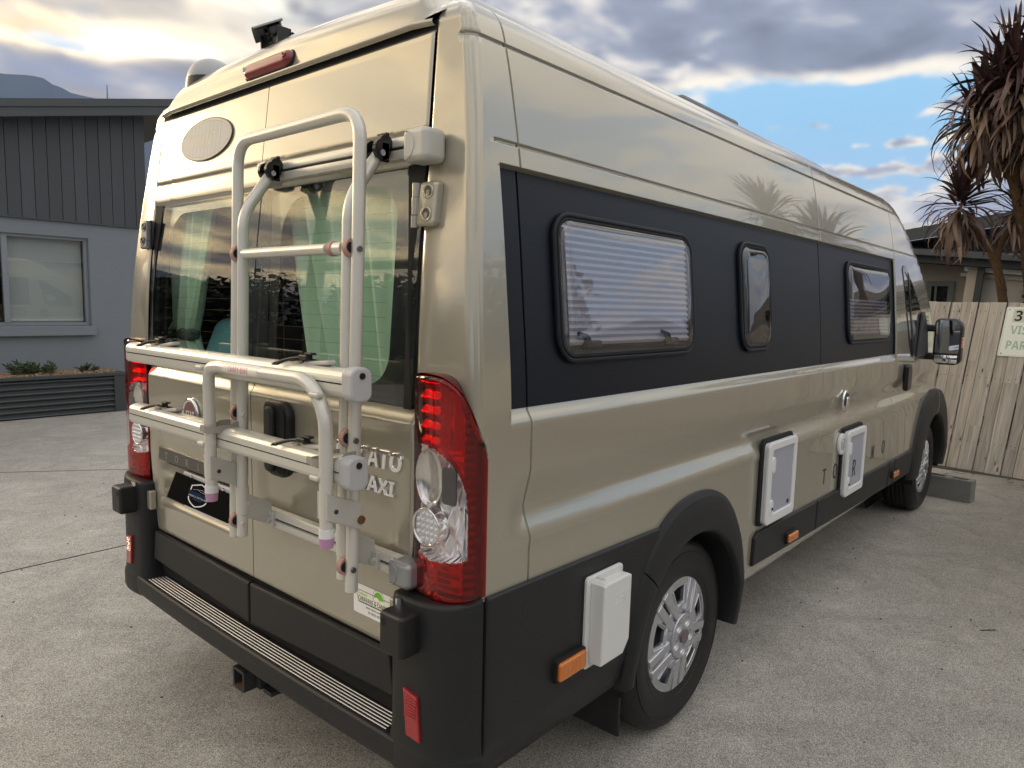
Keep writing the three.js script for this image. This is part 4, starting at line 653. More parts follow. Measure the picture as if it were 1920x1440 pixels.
// ---- roof furniture
{
  const bl = sub('high_brake_lamp', van);
  const g = new THREE.CapsuleGeometry(0.029, 0.222, 6, 20); g.rotateZ(Math.PI / 2); g.scale(1, 1.0, 0.85); const put = (q) => { q.rotateX(-0.35); q.translate(0.0, 2.356, -0.157); return q; };
  mesh('brake_lens', put(g), phy(0.22, 0.010, 0.018, 0.3, 0, { clearcoat: 0.5, clearcoatRoughness: 0.12 }), bl);
  mesh('brake_base', put(ext(rrect(-0.146, -0.032, 0.146, 0.032, 0.03), 0.012, 0.004).translate(0, 0, -0.008)), M.seal, bl);
  for (const x of [-0.122, 0.118]) { const t = new THREE.TorusGeometry(0.0075, 0.003, 8, 18); t.translate(x, 0, 0.0235); const c = new THREE.CircleGeometry(0.007, 16); c.translate(x, 0, 0.0242); mesh('screw_ring', put(t), x < 0 ? M.white : M.redsolid, bl); mesh('screw_hole', put(c), M.seal, bl); }
  // reversing camera
  const cam = sub('reversing_camera', van); const cx = -0.225, cy = 2.492, cz = -0.305;
  const cput = (q) => { q.rotateZ(0.10); q.rotateX(0.42); q.rotateY(-0.55); q.translate(cx, cy + 0.052, cz); return q; };
  mesh('camera_body', cput(merge([bx(0.082, 0.050, 0.055, 0.01, 0, -0.01, 0.012), cyl(0.024, 0.024, 0.012, 0.01, -0.002, 0.020, 'z', 20)])), M.black, cam);
  const hood = grid(range(-1, 1, 14), [0, 1], (u, v) => [Math.sin(u * 1.15) * 0.060 + 0.005, Math.cos(u * 1.15) * 0.036 - 0.004, lerp(-0.045, 0.062, v)]); mesh('camera_hood', cput(merge([hood, grid(range(-1, 1, 14), [0, 1], (u, v) => [Math.sin(u * 1.15) * 0.064 + 0.005, Math.cos(u * 1.15) * 0.040 - 0.004, lerp(-0.046, 0.063, v)])])), std(0.10, 0.12, 0.125, 0.4), cam);
  mesh('camera_bracket', merge([box2(cx - 0.055, cx - 0.045, cy - 0.02, cy + 0.055, cz - 0.03, cz + 0.02, 0.003), box2(cx + 0.062, cx + 0.072, cy - 0.02, cy + 0.065, cz - 0.03, cz + 0.025, 0.003), box2(cx - 0.055, cx + 0.072, cy - 0.024, cy - 0.004, cz - 0.03, cz + 0.02, 0.003)]), M.plastic2, cam);
  mesh('camera_cable', pipe([[cx + 0.075, cy + 0.05, cz - 0.03], [cx + 0.10, cy + 0.03, cz - 0.04], [cx + 0.115, cy - 0.01, cz - 0.05]], 0.005, 0.02, 8), M.black, cam);
  // aerial dome and roof hatch
  const dm = new THREE.SphereGeometry(0.095, 28, 14, 0, Math.PI * 2, 0, Math.PI / 2); dm.scale(1, 0.95, 1); dm.translate(-0.650, 2.448, -0.29); const d0 = sub('aerial_dome', van); mesh('dome_shell', dm, phy(0.42, 0.43, 0.43, 0.35), d0); mesh('dome_base', cyl(0.098, 0.105, 0.05, -0.650, 2.428, -0.29, 'y', 28), M.black, d0);
  mesh('roof_hatch', merge([box2(0.20, 0.655, 2.42, 2.522, -2.30, -1.72, 0.025)]), std(0.16, 0.17, 0.18, 0.5), van);
}

// ---------------------------------------------------------------- bike rack on the rear doors
{
  const rack = thing('bike_rack', 'folded cream tubular bike rack clamped to the rear door of the camper van', 'bike rack', [0.42, 0.6, 0.06]);
  const zA = (y) => lerp(0.058, 0.028, (y - 0.87) / 1.2), R1 = 0.0168;
  // tall hoop
  mesh('tall_hoop', pipe([[0.128, 0.862, 0.061], [0.128, 1.5, 0.043], [0.128, 2.068, 0.026], [0.722, 2.068, 0.026], [0.722, 1.5, 0.040], [0.722, 0.852, 0.056]], R1, 0.075, 16), M.rack, rack);
  // inner uprights bent back to the hooks
  for (const x of [0.168, 0.688]) {
    const left = x < 0.4, yb = left ? 0.872 : 0.878;
    mesh('upright', pipe([[x, yb, 0.058], [x, 1.40, 0.047], [x, 1.853, 0.036], [x, 1.975, -0.052]], R1, 0.05, 16), M.rack, rack);
    const hk = mesh('rail_hook', merge([cyl(0.026, 0.026, 0.012, x - 0.019, 1.990, -0.052, 'x', 20), cyl(0.026, 0.026, 0.012, x + 0.019, 1.990, -0.052, 'x', 20), cyl(0.021, 0.021, 0.04, x, 2.008, -0.066, 'x', 20), bx(0.042, 0.05, 0.012, x - 0.004, 2.012, -0.074, 0.004), bx(0.012, 0.05, 0.028, x - 0.019, 1.985, -0.06, 0.004), bx(0.012, 0.05, 0.028, x + 0.019, 1.985, -0.06, 0.004)]), M.black, rack);
    mesh('hook_bolt', merge([cyl(0.008, 0.008, 0.054, x, 1.981, -0.050, 'x', 14)]), M.silver, hk);
    for (const [y, m] of [[1.735, M.pink], [1.255, M.pink], [0.918, M.pink]]) {
      const xx = left ? x - 0.022 : x + 0.013, z = zA(y) + 0.004;
      if (y > 0.95 || true) mesh('spacer', cyl(0.0255, 0.0255, 0.016, left ? 0.146 : 0.706, y, z, 'x', 24), m, rack);
      mesh('spacer_core', cyl(0.014, 0.014, 0.0166, left ? 0.146 : 0.706, y, z + 0.008, 'x', 18), M.seal, rack);
      mesh('bolt', cyl(0.0075, 0.0075, 0.006, left ? x + 0.0185 : 0.7405, y - 0.004, z + 0.002, 'x', 12), left ? M.rack : M.steel, rack);
    }
  }
  mesh('crossbar', pipe([[0.180, 1.735, 0.040], [0.60, 1.735, 0.040]], 0.0150, 0.02, 16), M.rack, rack);
  mesh('crossbar_end', cyl(0.0175, 0.0175, 0.05, 0.648, 1.735, 0.040, 'x', 18), M.rack, rack); mesh('crossbar_end', cyl(0.0195, 0.0195, 0.018, 0.628, 1.735, 0.040, 'x', 18), M.pink, rack);
  // rails fixed to the door
  const railShape = () => { const s = new THREE.Shape(); s.moveTo(-0.012, -0.024); s.lineTo(0.010, -0.024); s.quadraticCurveTo(0.014, -0.014, 0.012, -0.004); s.lineTo(0.004, -0.003); s.lineTo(0.004, 0.003); s.lineTo(0.012, 0.004); s.quadraticCurveTo(0.014, 0.016, 0.008, 0.024); s.lineTo(-0.012, 0.024); s.closePath(); return s; };
  const rail = (x0, x1, y, z, sc = 1) => { const g = new THREE.ExtrudeGeometry(railShape(), { depth: x1 - x0, bevelEnabled: false }); g.scale(1, sc, 1); g.rotateY(Math.PI / 2); g.scale(1, 1, -1); const q = flipKeep(clean(g)); q.translate(x0, y, z); q.computeVertexNormals(); return q; };
  for (const [x0, x1, y, z, sc] of [[0.11, 0.80, 1.996, -0.098, 1.12], [0.07, 0.80, 0.910, -0.045, 1.15]]) {
    mesh('door_rail', rail(x0, x1, y, z, sc), M.rack, rack); mesh('rail_groove', box2(x0 + 0.002, x1 - 0.002, y - 0.0035, y + 0.0035, z + 0.002, z + 0.0055), M.strap, rack);
  }
  const clamp3 = (x0, x1, y0, y1, z0, z1, m) => { const g = mesh('door_clamp', box2(x0, x1, y0, y1, z0, z1, 0.016), m, rack); const t = new THREE.TorusGeometry((y1 - y0) * 0.42, 0.0018, 6, 30, Math.PI * 1.0); t.rotateZ(-Math.PI / 2); t.translate(x0 + 0.012, (y0 + y1) / 2, z1); mesh('clamp_mark', t, m, g); return g; };
  clamp3(0.785, 0.872, 1.948, 2.030, -0.125, -0.050, M.rackgrey); clamp3(0.045, 0.125, 1.957, 2.035, -0.13, -0.075, M.rack); clamp3(0.772, 0.858, 0.862, 0.934, -0.085, -0.018, std(0.34, 0.34, 0.35, 0.35, 0.5)); clamp3(0.03, 0.10, 0.878, 0.93, -0.085, -0.05, M.rack);
  // carrying rails folded up
  const channel = () => { const s = new THREE.Shape(); s.moveTo(-0.026, -0.026); s.quadraticCurveTo(-0.026, -0.034, -0.016, -0.034); s.lineTo(0.010, -0.034); s.quadraticCurveTo(0.027, -0.034, 0.027, -0.018); s.lineTo(0.027, -0.002); s.lineTo(0.022, -0.002); s.lineTo(0.022, 0.002); s.lineTo(0.027, 0.002); s.lineTo(0.027, 0.014); s.quadraticCurveTo(0.025, 0.030, 0.008, 0.034); s.lineTo(-0.016, 0.034); s.quadraticCurveTo(-0.026, 0.034, -0.026, 0.026); s.closePath(); return s; };
  for (const [y, x0, x1] of [[1.402, -0.522, 0.775], [1.181, -0.512, 0.762]]) {
    const g = new THREE.ExtrudeGeometry(channel(), { depth: x1 - x0, bevelEnabled: false, curveSegments: 8 }); g.rotateY(Math.PI / 2); g.scale(1, 1, -1); const q = toCreasedNormals(flipKeep(clean(g)), 0.5); q.translate(x0, y, 0.092);
    const rl = mesh('bike_rail', q, M.rack, rack, y > 1.3 ? 'upper bike rail' : 'lower bike rail');
    mesh('rail_groove', box2(x0 + 0.001, x1 - 0.002, y - 0.002, y + 0.002, 0.092 + 0.0205, 0.092 + 0.0226), M.seal, rl);
    // grey end cap with a hollow
    const cs = rrect(-0.030, -0.042, 0.031, 0.042, 0.022); const c = new THREE.ExtrudeGeometry(cs, { depth: 0.032, bevelEnabled: true, bevelThickness: 0.006, bevelSize: 0.005, bevelOffset: -0.005, bevelSegments: 2 }); c.rotateY(Math.PI / 2); c.translate(x1 + 0.002, y, 0.092); mesh('rail_end_cap', c, std(0.46, 0.46, 0.46, 0.5), rl);
    mesh('cap_hollow', merge([cyl(0.008, 0.008, 0.004, x1 + 0.0415, y + 0.022, 0.092, 'x', 14)]), M.seal, rl);
    // wheel straps with ratchet buckles
    for (const sx of [x0 + 0.20, x1 - 0.22]) {
      const left = sx < 0.1, n = 14; const band = grid(range(0, 1, n), [0, 1], (t, v) => { const x = sx + lerp(-0.075, 0.085, t), z = 0.092 + lerp(0.034, -0.026, t) + (v - 0.5) * 0.002; const yy = y + 0.020 + 0.030 * Math.pow(Math.sin(Math.PI * clamp(t * 0.8 + 0.08, 0, 1)), 0.8); return [x + (v - 0.5) * 0.018, yy, z - (v - 0.5) * 0.012]; });
      const stp = mesh('wheel_strap', merge([band, grid(range(0, 1, n), [0, 1], (t, v) => { const p = [sx + lerp(-0.075, 0.085, t), 0, 0]; const z = 0.092 + lerp(0.034, -0.026, t) + (v - 0.5) * 0.002; const yy = y + 0.0168 + 0.030 * Math.pow(Math.sin(Math.PI * clamp(t * 0.8 + 0.08, 0, 1)), 0.8); return [p[0] + (v - 0.5) * 0.018, yy, z - (v - 0.5) * 0.012]; })]), M.strap, rl);
      const teeth = []; for (let i = 0; i < 13; i++) { const t = 0.06 + i * 0.04; const yy = y + 0.0208 + 0.030 * Math.pow(Math.sin(Math.PI * clamp(t * 0.8 + 0.08, 0, 1)), 0.8); const b = bx(0.003, 0.0025, 0.012, 0, 0, 0); b.rotateY(0.35); b.translate(sx + lerp(-0.075, 0.085, t), yy + 0.0008, 0.092 + lerp(0.034, -0.026, t)); teeth.push(b); } mesh('strap_teeth', merge(teeth), M.rackstrap, stp);
      mesh('strap_buckle', merge([bx(0.036, 0.014, 0.022, sx + 0.024, y + 0.052, 0.094, 0.004), bx(0.030, 0.006, 0.018, sx + 0.040, y + 0.062, 0.090, 0.002)]), M.plastic2, stp);
      const pad = bx(0.11, 0.012, 0.028, 0, 0, 0, 0.005); pad.rotateZ(left ? 0.12 : 0.08); pad.translate(sx + 0.07, y + 0.040, 0.082); mesh('strap_pad', pad, std(0.48, 0.46, 0.41, 0.6), stp);
      mesh('strap_pivot', cyl(0.011, 0.013, 0.012, sx - 0.01, y + 0.034, 0.096, 'y', 14), std(0.5, 0.42, 0.28, 0.6), stp);
    }
  }
  // outer hoop of the platform with its feet and tabs
  mesh('platform_hoop', pipe([[0.132, 1.03, 0.135], [0.131, 1.395, 0.136], [0.20, 1.405, 0.137], [0.66, 1.405, 0.137], [0.728, 1.33, 0.136], [0.728, 1.03, 0.135]], 0.0175, 0.085, 18), M.rack, rack);
  for (const x of [0.132, 0.728]) {
    mesh('foot_sleeve', cyl(0.0195, 0.0195, 0.022, x, 1.027, 0.135, 'y', 22), M.white, rack); mesh('foot_cap', cyl(0.0195, 0.017, 0.026, x, 1.003, 0.135, 'y', 22), M.lilac, rack);
    for (const y of [1.395, 1.165]) { const yy = x > 0.4 && y > 1.3 ? 1.372 : y; mesh('hoop_tab', bx(0.040, 0.014, 0.022, x - 0.022, yy, 0.148, 0.0055), M.rackgrey, rack); }
    // folding links between hoop and upright
    const link = (y0, z0, y1, z1, h, xc, w, name) => { const s = poly([[-z0, y0 - h / 2], [-z0, y0 + h / 2], [-z1, y1 + h / 2], [-z1, y1 - h / 2]]); const g = ext(s, w, 0.003); g.rotateY(Math.PI / 2); g.translate(xc - w / 2, 0, 0); return mesh(name, g, M.rackgrey, rack); };
    const ux = x < 0.4 ? 0.150 : 0.708;
    const l1 = link(1.098, 0.148, 1.052, 0.040, 0.070, x, 0.042, 'folding_link'); mesh('link_pin', cyl(0.006, 0.006, 0.046, x, 1.082, 0.121, 'x', 12), M.darksteel, l1); mesh('link_pin', cyl(0.011, 0.011, 0.05, x + (x > 0.4 ? 0.001 : 0), 1.046, 0.046, 'x', 16), M.rust, l1);
    const vx = x < 0.4 ? 0.168 : 0.688;
    const sl = mesh('upright_sleeve', cyl(0.0195, 0.0195, 0.085, vx, 0.984, 0.0555, 'y', 22), M.rack, rack);
    const l2 = link(0.975, 0.066, 0.925, -0.034, 0.075, vx, 0.034, 'folding_link'); mesh('link_pin', cyl(0.008, 0.008, 0.044, vx, 0.975, 0.050, 'x', 12), M.rack, l2);
    mesh('rail_foot', merge([bx(0.026, 0.05, 0.016, vx + 0.026, 0.912, -0.030, 0.004), cyl(0.008, 0.008, 0.012, vx + 0.028, 0.912, -0.018, 'z', 12)]), M.rackgrey, l2);
  }
  // rubber straps tying hoop to uprights
  for (const [x, y] of [[0.150, 1.212], [0.715, 1.205]]) {
    const h = 0.020, loop = new THREE.Shape(); const g = mapV(grid(range(0, 1, 44), [0, 0.34, 0.66, 1], (t, v) => { const a = t * Math.PI * 2, c = Math.cos(a), s = Math.sin(a); return [x - 0.004 + s * 0.026 + (c > 0 ? -0.012 : 0.010) * Math.abs(c), y + (v - 0.5) * h + (c < 0 ? 0.010 : 0), 0.098 + Math.sign(c) * Math.pow(Math.abs(c), 0.5) * 0.060]; }), (a, b, c) => [a, b, c]); mesh('tie_strap', g, M.rackstrap, rack);
    mesh('strap_tail', bx(0.022, h, 0.006, x - 0.036, y, 0.150, 0.002), M.rackstrap, rack);
  }
  const lab = canvasTex(512, 80, (c, w, h) => { c.fillStyle = '#e9e4da'; c.fillRect(0, 0, w, h); c.fillStyle = '#c7788a'; c.font = 'bold 52px sans-serif'; c.textBaseline = 'middle'; c.fillText('CARRY-BIKE', 90, 46); });
  const lg = grid(range(0.25, 0.44, 6), range(-0.9, 1.25, 10), (x, a) => [x, 1.405 + Math.sin(a) * 0.0179, 0.137 + Math.cos(a) * 0.0179, (x - 0.25) / 0.19, (a + 0.9) / 2.15]);
  mesh('rack_label', lg, phy(1, 1, 1, 0.4, 0, { map: lab }), rack);
}
// ---------------------------------------------------------------- what one sees through the rear windows
{
  const fold = (x0, x1, y0, y1, z, n, amp, shape) => grid(range(0, 1, n * 8), range(0, 1, 24), (u, v) => { const y = lerp(y0, y1, v), [a, b] = shape(v); return [lerp(a, b, u), y, z + amp * Math.sin(u * n * Math.PI * 2) + amp * 0.4 * Math.sin(u * n * 4.1 + v * 3)]; });
  const c1 = mesh('curtain', fold(0, 0, 1.30, 2.0, -0.20, 8, 0.026, (v) => [lerp(0.20, 0.06, Math.min(1, v * 1.2)), 0.86]), M.curtain); c1.userData = { label: 'pale green curtain drawn across the inside of the right rear window', category: 'curtain' };
  const c2 = thing('curtain', 'pale green curtain tied back inside the left rear window', 'curtain', [-0.75, 1.36, -0.2]); c2.name = 'curtain_001';
  const tie = (v) => { const w = lerpTab([[0, 0.11], [0.10, 0.095], [0.16, 0.085], [0.3, 0.115], [0.6, 0.16], [1, 0.20]])(v), c = lerpTab([[0, -0.72], [0.15, -0.745], [0.5, -0.70], [1, -0.63]])(v); return [c - w, c + w]; };
  mesh('curtain_cloth', fold(0, 0, 1.36, 2.0, -0.19, 6, 0.024, tie), M.curtain, c2);
  mesh('tie_band', bx(0.20, 0.05, 0.06, -0.742, 1.452, -0.187, 0.02), std(0.10, 0.12, 0.10, 0.9), c2);
  const pil = new RoundedBoxGeometry(0.36, 0.22, 0.12, 5, 0.055); mapV(pil, (x, y, z) => [x, y, z * (1 - 0.5 * (x / 0.2) ** 4) + 0.006 * Math.sin(x * 30 + y * 22)]); pil.rotateX(-0.35); pil.translate(-0.50, 1.415, -0.30);
  const p = mesh('cushion', pil, M.cushion); p.userData = { label: 'teal cushion standing inside the left rear window beside the tied curtain', category: 'cushion' };
  const bench = thing('bench_seat', 'dark bench seat inside the van below the rear windows', 'bench', [0, 0.62, -0.6]); mesh('bench_base', box2(-0.92, 0.92, 0.61, 1.20, -1.1, -0.2), M.inside, bench); mesh('bench_cushion', box2(-0.92, 0.92, 1.20, 1.32, -1.1, -0.2, 0.04), std(0.16, 0.15, 0.13, 0.9), bench);
}

// ---------------------------------------------------------------- ground
const concTex = (() => {
  const N = 1024, base = new Float32Array(N * N), r = new Float32Array(N * N); for (let i = 0; i < N * N; i++) r[i] = rnd();
  const at = (i, j) => r[((j + N) % N) * N + ((i + N) % N)];
  const blot = tileNoise(5, 5, 0.4, 5), blot2 = tileNoise(22, 22, 3.1, 3);
  const small = new Float32Array(256 * 256); for (let j = 0; j < 256; j++) for (let i = 0; i < 256; i++) small[j * 256 + i] = blot(i / 256, j / 256) * 0.9 + blot2(i / 256, j / 256) * 0.5;
  for (let j = 0; j < N; j++) for (let i = 0; i < N; i++) {
    const f = (at(i, j) + at(i + 1, j) + at(i, j + 1) + at(i + 1, j + 1)) / 4, g = (at(i >> 1, j >> 1) * 0.6 + at((i >> 1) + 7, (j >> 2) + 9) * 0.4);
    let v = 0.74 + 0.62 * (f - 0.5) + 0.30 * (g - 0.5) + 0.13 * small[(j >> 2) * 256 + (i >> 2)];
    if (at(i >> 1, (j >> 1) + 311) > 0.94) v -= 0.24; if (at((i >> 1) + 77, (j >> 1) + 11) > 0.95) v += 0.16;
    base[j * N + i] = v;
  }
  const col = dataTex(N, N, (u, v) => { const b = base[Math.round(v * N) * N + Math.round(u * N)]; return [b * 1.0, b * 0.97, b * 0.92]; }, true);
  const hgt = dataTex(N, N, (u, v) => [base[Math.round(v * N) * N + Math.round(u * N)] * 0.6]);
  return { col, hgt };
})();
concTex.col.repeat.set(1 / 1.35, 1 / 1.35); concTex.hgt.repeat.set(1 / 1.35, 1 / 1.35);
const concrete = new THREE.MeshStandardMaterial({ map: concTex.col, bumpMap: concTex.hgt, bumpScale: 0.004, roughness: 0.9, vertexColors: true, color: lin(1, 1, 1) });
{
  const tone = (x, z) => {                                     // old stains, weathering and painted van shade of the slab, in the place's own coordinates
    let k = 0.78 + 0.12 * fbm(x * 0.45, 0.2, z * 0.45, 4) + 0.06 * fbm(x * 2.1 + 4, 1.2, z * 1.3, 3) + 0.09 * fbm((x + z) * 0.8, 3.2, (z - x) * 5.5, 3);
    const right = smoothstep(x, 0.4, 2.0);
    const dampShade = right * smoothstep(-z, 2.0, 5.2); k *= lerp(1, 0.62, dampShade); k *= lerp(1, 0.78, right); k *= lerp(1, 0.80, smoothstep(-x, 4.0, 7.0));  // damp towards the fence, plus van shade painted into the right side
    const brown = clamp(dampShade * 0.9 + 0.3 * fbm(x * 0.9, 7, z * 0.9, 3) * right, 0, 1);
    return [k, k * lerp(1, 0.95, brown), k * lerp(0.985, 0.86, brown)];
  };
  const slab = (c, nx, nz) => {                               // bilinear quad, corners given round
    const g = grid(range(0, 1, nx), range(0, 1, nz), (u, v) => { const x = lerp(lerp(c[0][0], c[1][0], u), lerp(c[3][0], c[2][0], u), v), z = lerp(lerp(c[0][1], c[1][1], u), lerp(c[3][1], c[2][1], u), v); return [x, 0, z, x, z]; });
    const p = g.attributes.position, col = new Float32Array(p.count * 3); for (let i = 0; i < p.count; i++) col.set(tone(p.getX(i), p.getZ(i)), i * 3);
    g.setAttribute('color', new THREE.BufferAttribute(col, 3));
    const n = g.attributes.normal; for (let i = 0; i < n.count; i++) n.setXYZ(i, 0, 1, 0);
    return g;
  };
  const yard = new THREE.Group(); yard.name = 'concrete_yard'; yard.userData = { kind: 'structure' }; scene.add(yard);
  const lineB = (x, o = 0) => -0.606 - (x + 5.363) * 1.352 + o;
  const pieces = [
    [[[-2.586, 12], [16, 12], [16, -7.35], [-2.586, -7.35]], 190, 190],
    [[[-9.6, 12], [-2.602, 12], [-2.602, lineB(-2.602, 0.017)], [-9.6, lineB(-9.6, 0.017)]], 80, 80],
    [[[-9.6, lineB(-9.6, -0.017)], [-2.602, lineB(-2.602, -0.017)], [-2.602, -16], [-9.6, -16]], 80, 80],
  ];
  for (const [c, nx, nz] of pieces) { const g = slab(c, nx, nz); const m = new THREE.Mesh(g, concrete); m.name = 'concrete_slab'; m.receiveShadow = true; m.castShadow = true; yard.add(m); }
  const strip = grid([-9.6, -2.602], [-0.016, 0.016], (x, o) => [x, -0.003, lineB(x, o)]); const m = new THREE.Mesh(flip(strip), std(0.16, 0.10, 0.05, 0.9)); m.name = 'joint_strip'; yard.add(m);
  const far = new THREE.PlaneGeometry(14000, 14000, 1, 1); far.rotateX(-Math.PI / 2); far.translate(0, -0.02, 0); setting('ground', far, std(0.07, 0.065, 0.05, 0.95));
  // a few twigs and crumbs on the slab
  const bits = []; for (let i = 0; i < 260; i++) { const x = rr(-4.5, 3.2), z = rr(-6.5, 0.6), b = bx(rr(0.003, 0.011), 0.004, rr(0.003, 0.008), 0, 0, 0); b.rotateY(rr(0, 3)); b.translate(x, 0.002, z); bits.push(b); }
  for (let i = 0; i < 40; i++) { const q = rr(0, 0.84), b = new THREE.PlaneGeometry(rr(0.012, 0.03), rr(0.03, 0.09)); b.rotateX(-Math.PI / 2 + rr(-0.25, 0.25)); b.rotateY(rr(0, 6.28)); b.translate(rr(0.3, 4.2), 0.008, q < 0.8 ? -7.25 + rr(-0.1, 0.22) : rr(-6.8, -2)); bits.push(b); }
  const tw = bx(0.085, 0.004, 0.004, 0, 0, 0); tw.rotateY(0.8); tw.translate(1.77, 0.003, -3.12); bits.push(tw);
  const lt = mesh('grit', merge(bits), std(0.07, 0.045, 0.028, 0.9, 0, { side: THREE.DoubleSide })); lt.userData = { kind: 'stuff', label: 'dark crumbs, twigs and dry leaves scattered over the concrete', category: 'grit' };
}
// ---------------------------------------------------------------- paling fence and its sign
const woodTex = [0, 1, 2].map((v) => dataTex(256, 1024, (() => {
  const knots = Array.from({ length: 2 }, () => [rr(0.2, 0.8), rr(0.03, 0.97), rr(0.012, 0.03)]);
  return (u, w) => {
    let x = u * 6 + 0.7 * fbm(u * 2 + v * 9, w * 2.2, v, 3), k = 0;
    for (const [ku, kw, kr] of knots) { const dx = (u - ku) * 0.5, dy = (w - kw) * 2.0, d = Math.hypot(dx, dy * 0.8); x += 1.6 * Math.exp(-d * 9) * Math.sign(dx); k = Math.max(k, smoothstep(kr * 1.2 - d, 0, kr * 0.6)); }
    const g = fbm(x * 3.1 + v * 13, w * 1.4, v * 3.3, 4), f = n3(u * 62 + v * 5, w * 9, v) * 0.5, c = fbm(u * 3, w * 3.5, v + 5, 3);
    const t = clamp(0.88 + 0.24 * g + 0.16 * f + 0.20 * c, 0.25, 1.05) * (1 - 0.45 * k);
    return [t * 0.82, t * 0.79 * (1 - 0.05 * k), t * 0.745 * (1 - 0.1 * k)];
  };
})(), true));
{
  const a = new THREE.Vector3(0.753, 0, -7.487), d = new THREE.Vector3(0.98917, 0, 0.14674), n = new THREE.Vector3(-0.14674, 0, 0.98917);
  const fence = thing('paling_fence', 'weathered grey timber paling fence across the front of the parking bay', 'fence', [0.753, 0, -7.487]);
  const tints = [0, 1, 2, 3, 4, 5].map((i) => woodTex[i % 3] && new THREE.MeshStandardMaterial({ map: woodTex[i % 3], bumpMap: woodTex[i % 3], bumpScale: 0.004, roughness: 0.92, color: lin(...[[0.98, 0.98, 0.97], [0.86, 0.85, 0.83], [1, 1, 1], [0.93, 0.91, 0.88], [0.80, 0.80, 0.80], [1, 0.97, 0.93]][i]) }));
  const put = (g) => mapV(g, (t, y, o) => { const s = t + 0.098 * y; return [a.x + d.x * s + n.x * o, y, a.z + d.z * s + n.z * o]; });
  let t = -3.405; let i = 0;
  const breaks = []; while (t < 9.5) { breaks.push(t); t += i % 2 ? 0.148 : 0.100; i++; }
  // joints measured at the foot: 0.14, 0.38, 0.64 along the fence
  for (let k = 0; k < breaks.length; k++) {
    const w = (k % 2 ? 0.148 : 0.100), g0 = k % 2 ? 0.007 : 0.005, h = 1.733 + rr(-0.004, 0.004), o = k % 2 ? rr(0.006, 0.012) : rr(-0.007, 0.0);
    const g = new RoundedBoxGeometry(w - g0 - (k % 2 ? 0.006 : 0), h - 0.012, 0.017, 2, 0.003); g.translate(breaks[k] + w / 2 - (k % 2 ? 0.003 : 0), h / 2 + 0.006, o);
    const uv = g.attributes.uv, p = g.attributes.position; const off = (k * 0.37) % 1; for (let q = 0; q < p.count; q++) uv.setXY(q, (p.getX(q) - breaks[k]) / 0.16, p.getY(q) / 1.75 * 0.98 + off);
    put(g); mesh('paling', g, tints[(k * 7 + (k >> 2)) % 6], fence);
    if (breaks[k] > -0.6 && breaks[k] < 2.5) for (const [y, c] of [[1.635, 2], [0.98, 2], [0.32, 2]]) for (let q = 0; q < c; q++) { const nl = cyl(0.0045, 0.0045, 0.003, 0, 0, 0, 'z', 8); nl.translate(breaks[k] + w * (0.3 + 0.4 * q) + rr(-0.005, 0.005), y + rr(-0.01, 0.01), o + 0.0088); put(nl); mesh('nail', nl, M.rust, fence); }
  }
  for (const y of [0.32, 0.98, 1.63]) mesh('fence_rail', put(bx(13, 0.075, 0.04, 3.1, y, -0.035)), std(0.20, 0.17, 0.14, 0.9), fence);
  for (let x = -3.2; x < 9.4; x += 2.4) mesh('fence_post', put(bx(0.10, 1.70, 0.10, x, 0.85, -0.11)), std(0.18, 0.15, 0.12, 0.9), fence);
  // parking sign, cut by the picture's edge
  const sx = canvasTex(1024, 720, (c, w, h) => {
    c.fillStyle = '#eef2ea'; c.fillRect(0, 0, w, h); c.strokeStyle = '#b9c9bb'; c.lineWidth = 5; c.strokeRect(14, 14, w - 28, h - 28);
    c.fillStyle = '#cfd2c2'; c.fillRect(92, 30, 142, 190); c.fillStyle = '#111111'; c.font = 'bold 205px sans-serif'; c.textBaseline = 'alphabetic'; c.save(); c.translate(112, 200); c.scale(0.86, 1); c.fillText('3', 0, 0); c.restore();
    c.fillStyle = '#a3c2ab'; c.font = 'bold 168px sans-serif'; c.save(); c.translate(96, 392); c.scale(0.80, 1); c.fillText('VISITOR', 0, 0); c.restore(); c.save(); c.translate(68, 612); c.scale(0.80, 1); c.fillText('PARKING', 0, 0); c.restore();
    c.fillStyle = '#444'; for (const [x, y] of [[40, 40], [40, h - 40], [w - 40, 40], [w - 40, h - 40]]) { c.beginPath(); c.arc(x, y, 8, 0, 7); c.fill(); }
  });
  const sg = ext(rrect(0, 0, 0.72, 0.485, 0.012), 0.003, 0.0008); { const p = sg.attributes.position, u = sg.attributes.uv; for (let q = 0; q < p.count; q++) u.setXY(q, p.getX(q) / 0.72, p.getY(q) / 0.485); }
  mapV(sg, (x, y, z) => { const s = 0.438 + x - 0.0 + 0.098 * (y), yy = 1.208 + y - x * 0.005, o = 0.021 + z; return [a.x + d.x * s + n.x * o, yy, a.z + d.z * s + n.z * o]; });
  const sign = mesh('parking_sign', sg, phy(1, 1, 1, 0.35, 0, { map: sx, clearcoat: 0.3 })); sign.userData = { label: 'white visitor parking sign with a black 3 on the paling fence', category: 'sign' };
}
